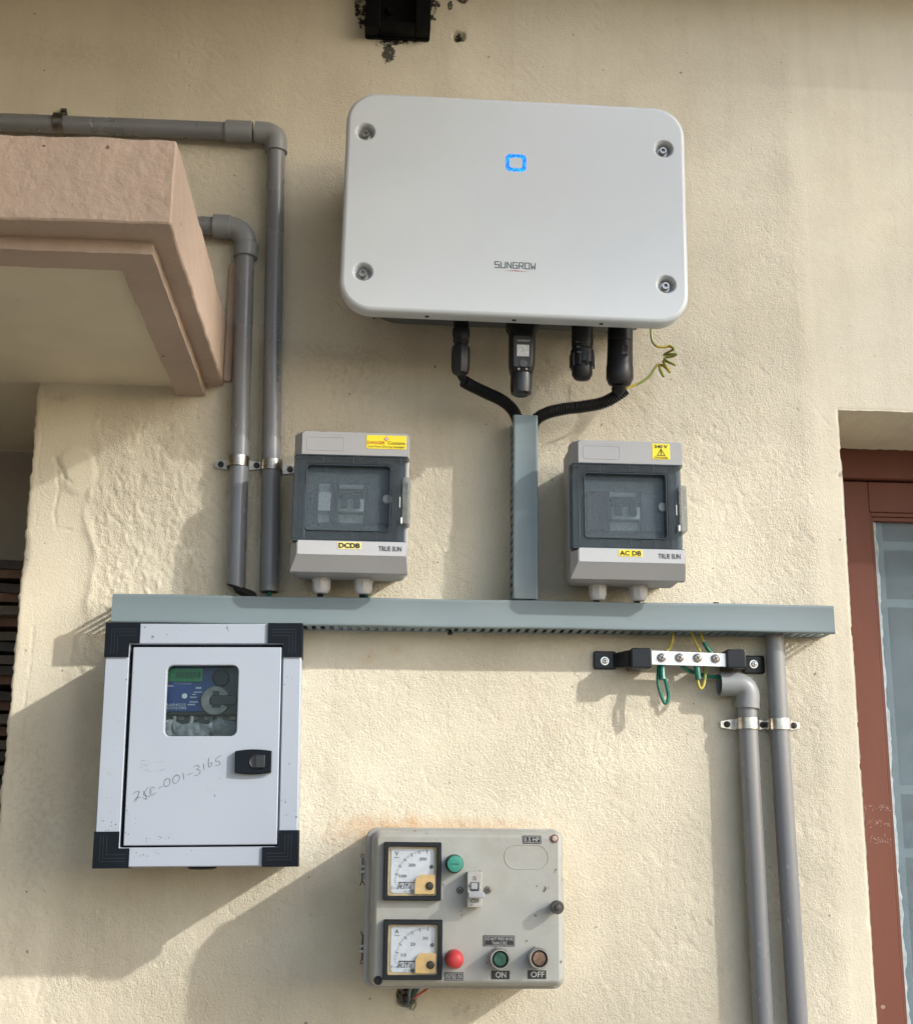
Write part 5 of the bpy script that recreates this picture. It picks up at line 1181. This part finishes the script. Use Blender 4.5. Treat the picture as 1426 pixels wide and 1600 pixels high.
# miniature breaker through the lid
a = S8(733, 353, SD+.020); c = S8(820, 583, SD+.020); cx, z0, z1 = (a[0]+c[0])/2, c[1], a[1]; w = c[0]-a[0]
b = B(); b.bevbox(cx-w/2, cx+w/2, z0+.002, z1-.001, SD, SD+.018, .001, .0008); b.bevbox(cx-w/2, cx+w/2, z0+.014, z1-.018, SD+.018, SD+.0215, .001, .0006); bk = b.obj('breaker', mat('aged_white_bakelite', (.42,.42,.41), .4, var=.08, vs=60, dust=.3), ld, label='slim white breaker switch')
zc = (z0+z1)/2
b = B(); b.box(cx-.005, cx+.005, zc-.001, zc+.009, SD+.021, SD+.0218); b.obj('toggle_slot', mat('slot_dark', (.05,.055,.07), .4), bk)
b = B(); b.bevbox(cx-.0046, cx+.0030, zc+.0012, zc+.0082, SD+.0218, SD+.0235, .001, .0004); b.bevbox(cx-.008, cx+.0105, zc-.0082, zc-.002, SD+.0215, SD+.0300, .001, .0008); b.obj('toggle', mat('toggle_grey', (.36,.38,.41), .3), bk)
b = B()
for (u, v_) in ((0, .011), (-.004, .014)): pass
text('S', cx-.002, cx+.002, z1-.010, z1-.0055, SD+.0185, greyink(), bk); text('C25', cx-.0045, cx+.0050, z0+.0075, z0+.011, SD+.0185, ink(), bk, bold=.01); text('240V~', cx-.006, cx-.001, z0+.0035, z0+.0055, SD+.0185, greyink(), bk)
for (x, y, r) in ((687, 468, .0040), (855, 466, .0042)):
    c = S8(x, y, SD); phillips(c[0], c[1], SD, r, ld, name='lid_screw', m=mat('aged_screw', (.16,.15,.14), .4, .7, var=.3))
c = S8(1272, 570, SD+.015); b = B(); b.lathe((c[0], SD-.001, c[1]), (0,1,0), [(.0058,0),(.0058,.010),(.0076,.011),(.0078,.020),(.0070,.022),(.0038,.022),(.003,.0245),(.001,.025)], 22); b.obj('lid_knob', mat('black_knob', (.025,.028,.032), .4, dust=.25), ld)
c = S8(1255, 157, SD); b = B(); b.lathe((c[0], SD, c[1]), (0,1,0), [(.0050,0),(.0050,.0008),(.0035,.0010)], 18); o = b.obj('corner_screw', mat('rust_rim', (.16,.07,.05), .6), ld)
b = B(); b.screw(c[0], c[1], SD+.0006, .0034, .5); b.obj('screw_head', mat('pinkish_zinc', (.45,.36,.32), .5, .4), o)
c = S8(195, 1011, SD); b = B(); b.lathe((c[0], SD, c[1]), (0,1,0), [(.0050,0),(.0050,.001),(.0035,.0012),(.003,.0003)], 18); b.obj('corner_screw', ink(), ld)
# hinges: two wire-pinned lugs on the left
for (y, up) in ((340, 1), (818, -1)):
    c = S8(118, y, .12); b = B(); b.bevbox(c[0]-.007, c[0]+.012, c[1]-.0045, c[1]-.0015, .108, .125, .001, .0006); b.bevbox(c[0]-.007, c[0]+.012, c[1]+.0015, c[1]+.0045, .108, .125, .001, .0006); b.box(c[0]-.0045, c[0]+.001, c[1]-.012, c[1]+.012, .111, .121)
    h = b.obj('hinge', starter_e(), t.o)
    b = B(); b.tube([(c[0]-.0035, .122, c[1]-.013), (c[0]-.0035, .122, c[1]+.013)], .0009, 6)
    a_ = 2*PI/10; b.tube([(c[0]-.0035+.0018*math.cos(a_*k), .122, c[1]+up*(.0148+.0018*0)+.0022*math.sin(a_*k)) for k in range(11)], .0006, 6)
    b.tube([(c[0]-.0035, .122, c[1]-up*.013), (c[0]-.0055, .123, c[1]-up*.019)], .0008, 6); b.tube([(c[0]-.0035, .122, c[1]-up*.013), (c[0]-.0005, .123, c[1]-up*.018)], .0008, 6)
    b.obj('hinge_pin', mat('rusty_wire', (.10,.085,.07), .6, .4), h)
# wires into the hole below
t = T('wire_bundle', 'thin red, blue and green wires entering the wall hole below the starter panel', 'wires', *W(640, 1550, .0))
for k, (col, nm) in enumerate((((.55,.05,.04), 'red_wire'), ((.60,.12,.10), 'red_wire'), ((.03,.06,.12), 'blue_wire'), ((.04,.12,.08), 'green_wire'), ((.03,.03,.03), 'black_wire'), ((.03,.03,.03), 'black_wire'), ((.30,.33,.30), 'grey_wire'), ((.04,.08,.12), 'blue_wire'))):
    s = k*3.5
    b = B(); b.tube(catmull([t.p3(668+(14 if k < 2 else -s), 1534, .030), t.p3(655+(6 if k < 2 else -s*.7), 1550, .016), t.p3(645-k, 1560+k*.6, .008), t.p3(636-k*.8, 1563+k*.9, .002), t.p3(633-k*.5, 1558, -.02)]), .0014, 7); b.obj(nm, mat(nm+'_%d' % k, col, .4), t.o)
b = B()
for k in range(6):
    a_ = random.uniform(636, 650); b.tube(catmull([t.p3(a_-4, 1560, .004), t.p3(a_, 1566+random.uniform(0, 5), .007), t.p3(a_+random.uniform(-6, 6), 1575+random.uniform(-3, 5), .003)]), .0008, 5)
b.obj('loose_strand', mat('grey_strand', (.14,.16,.14), .6), t.o)
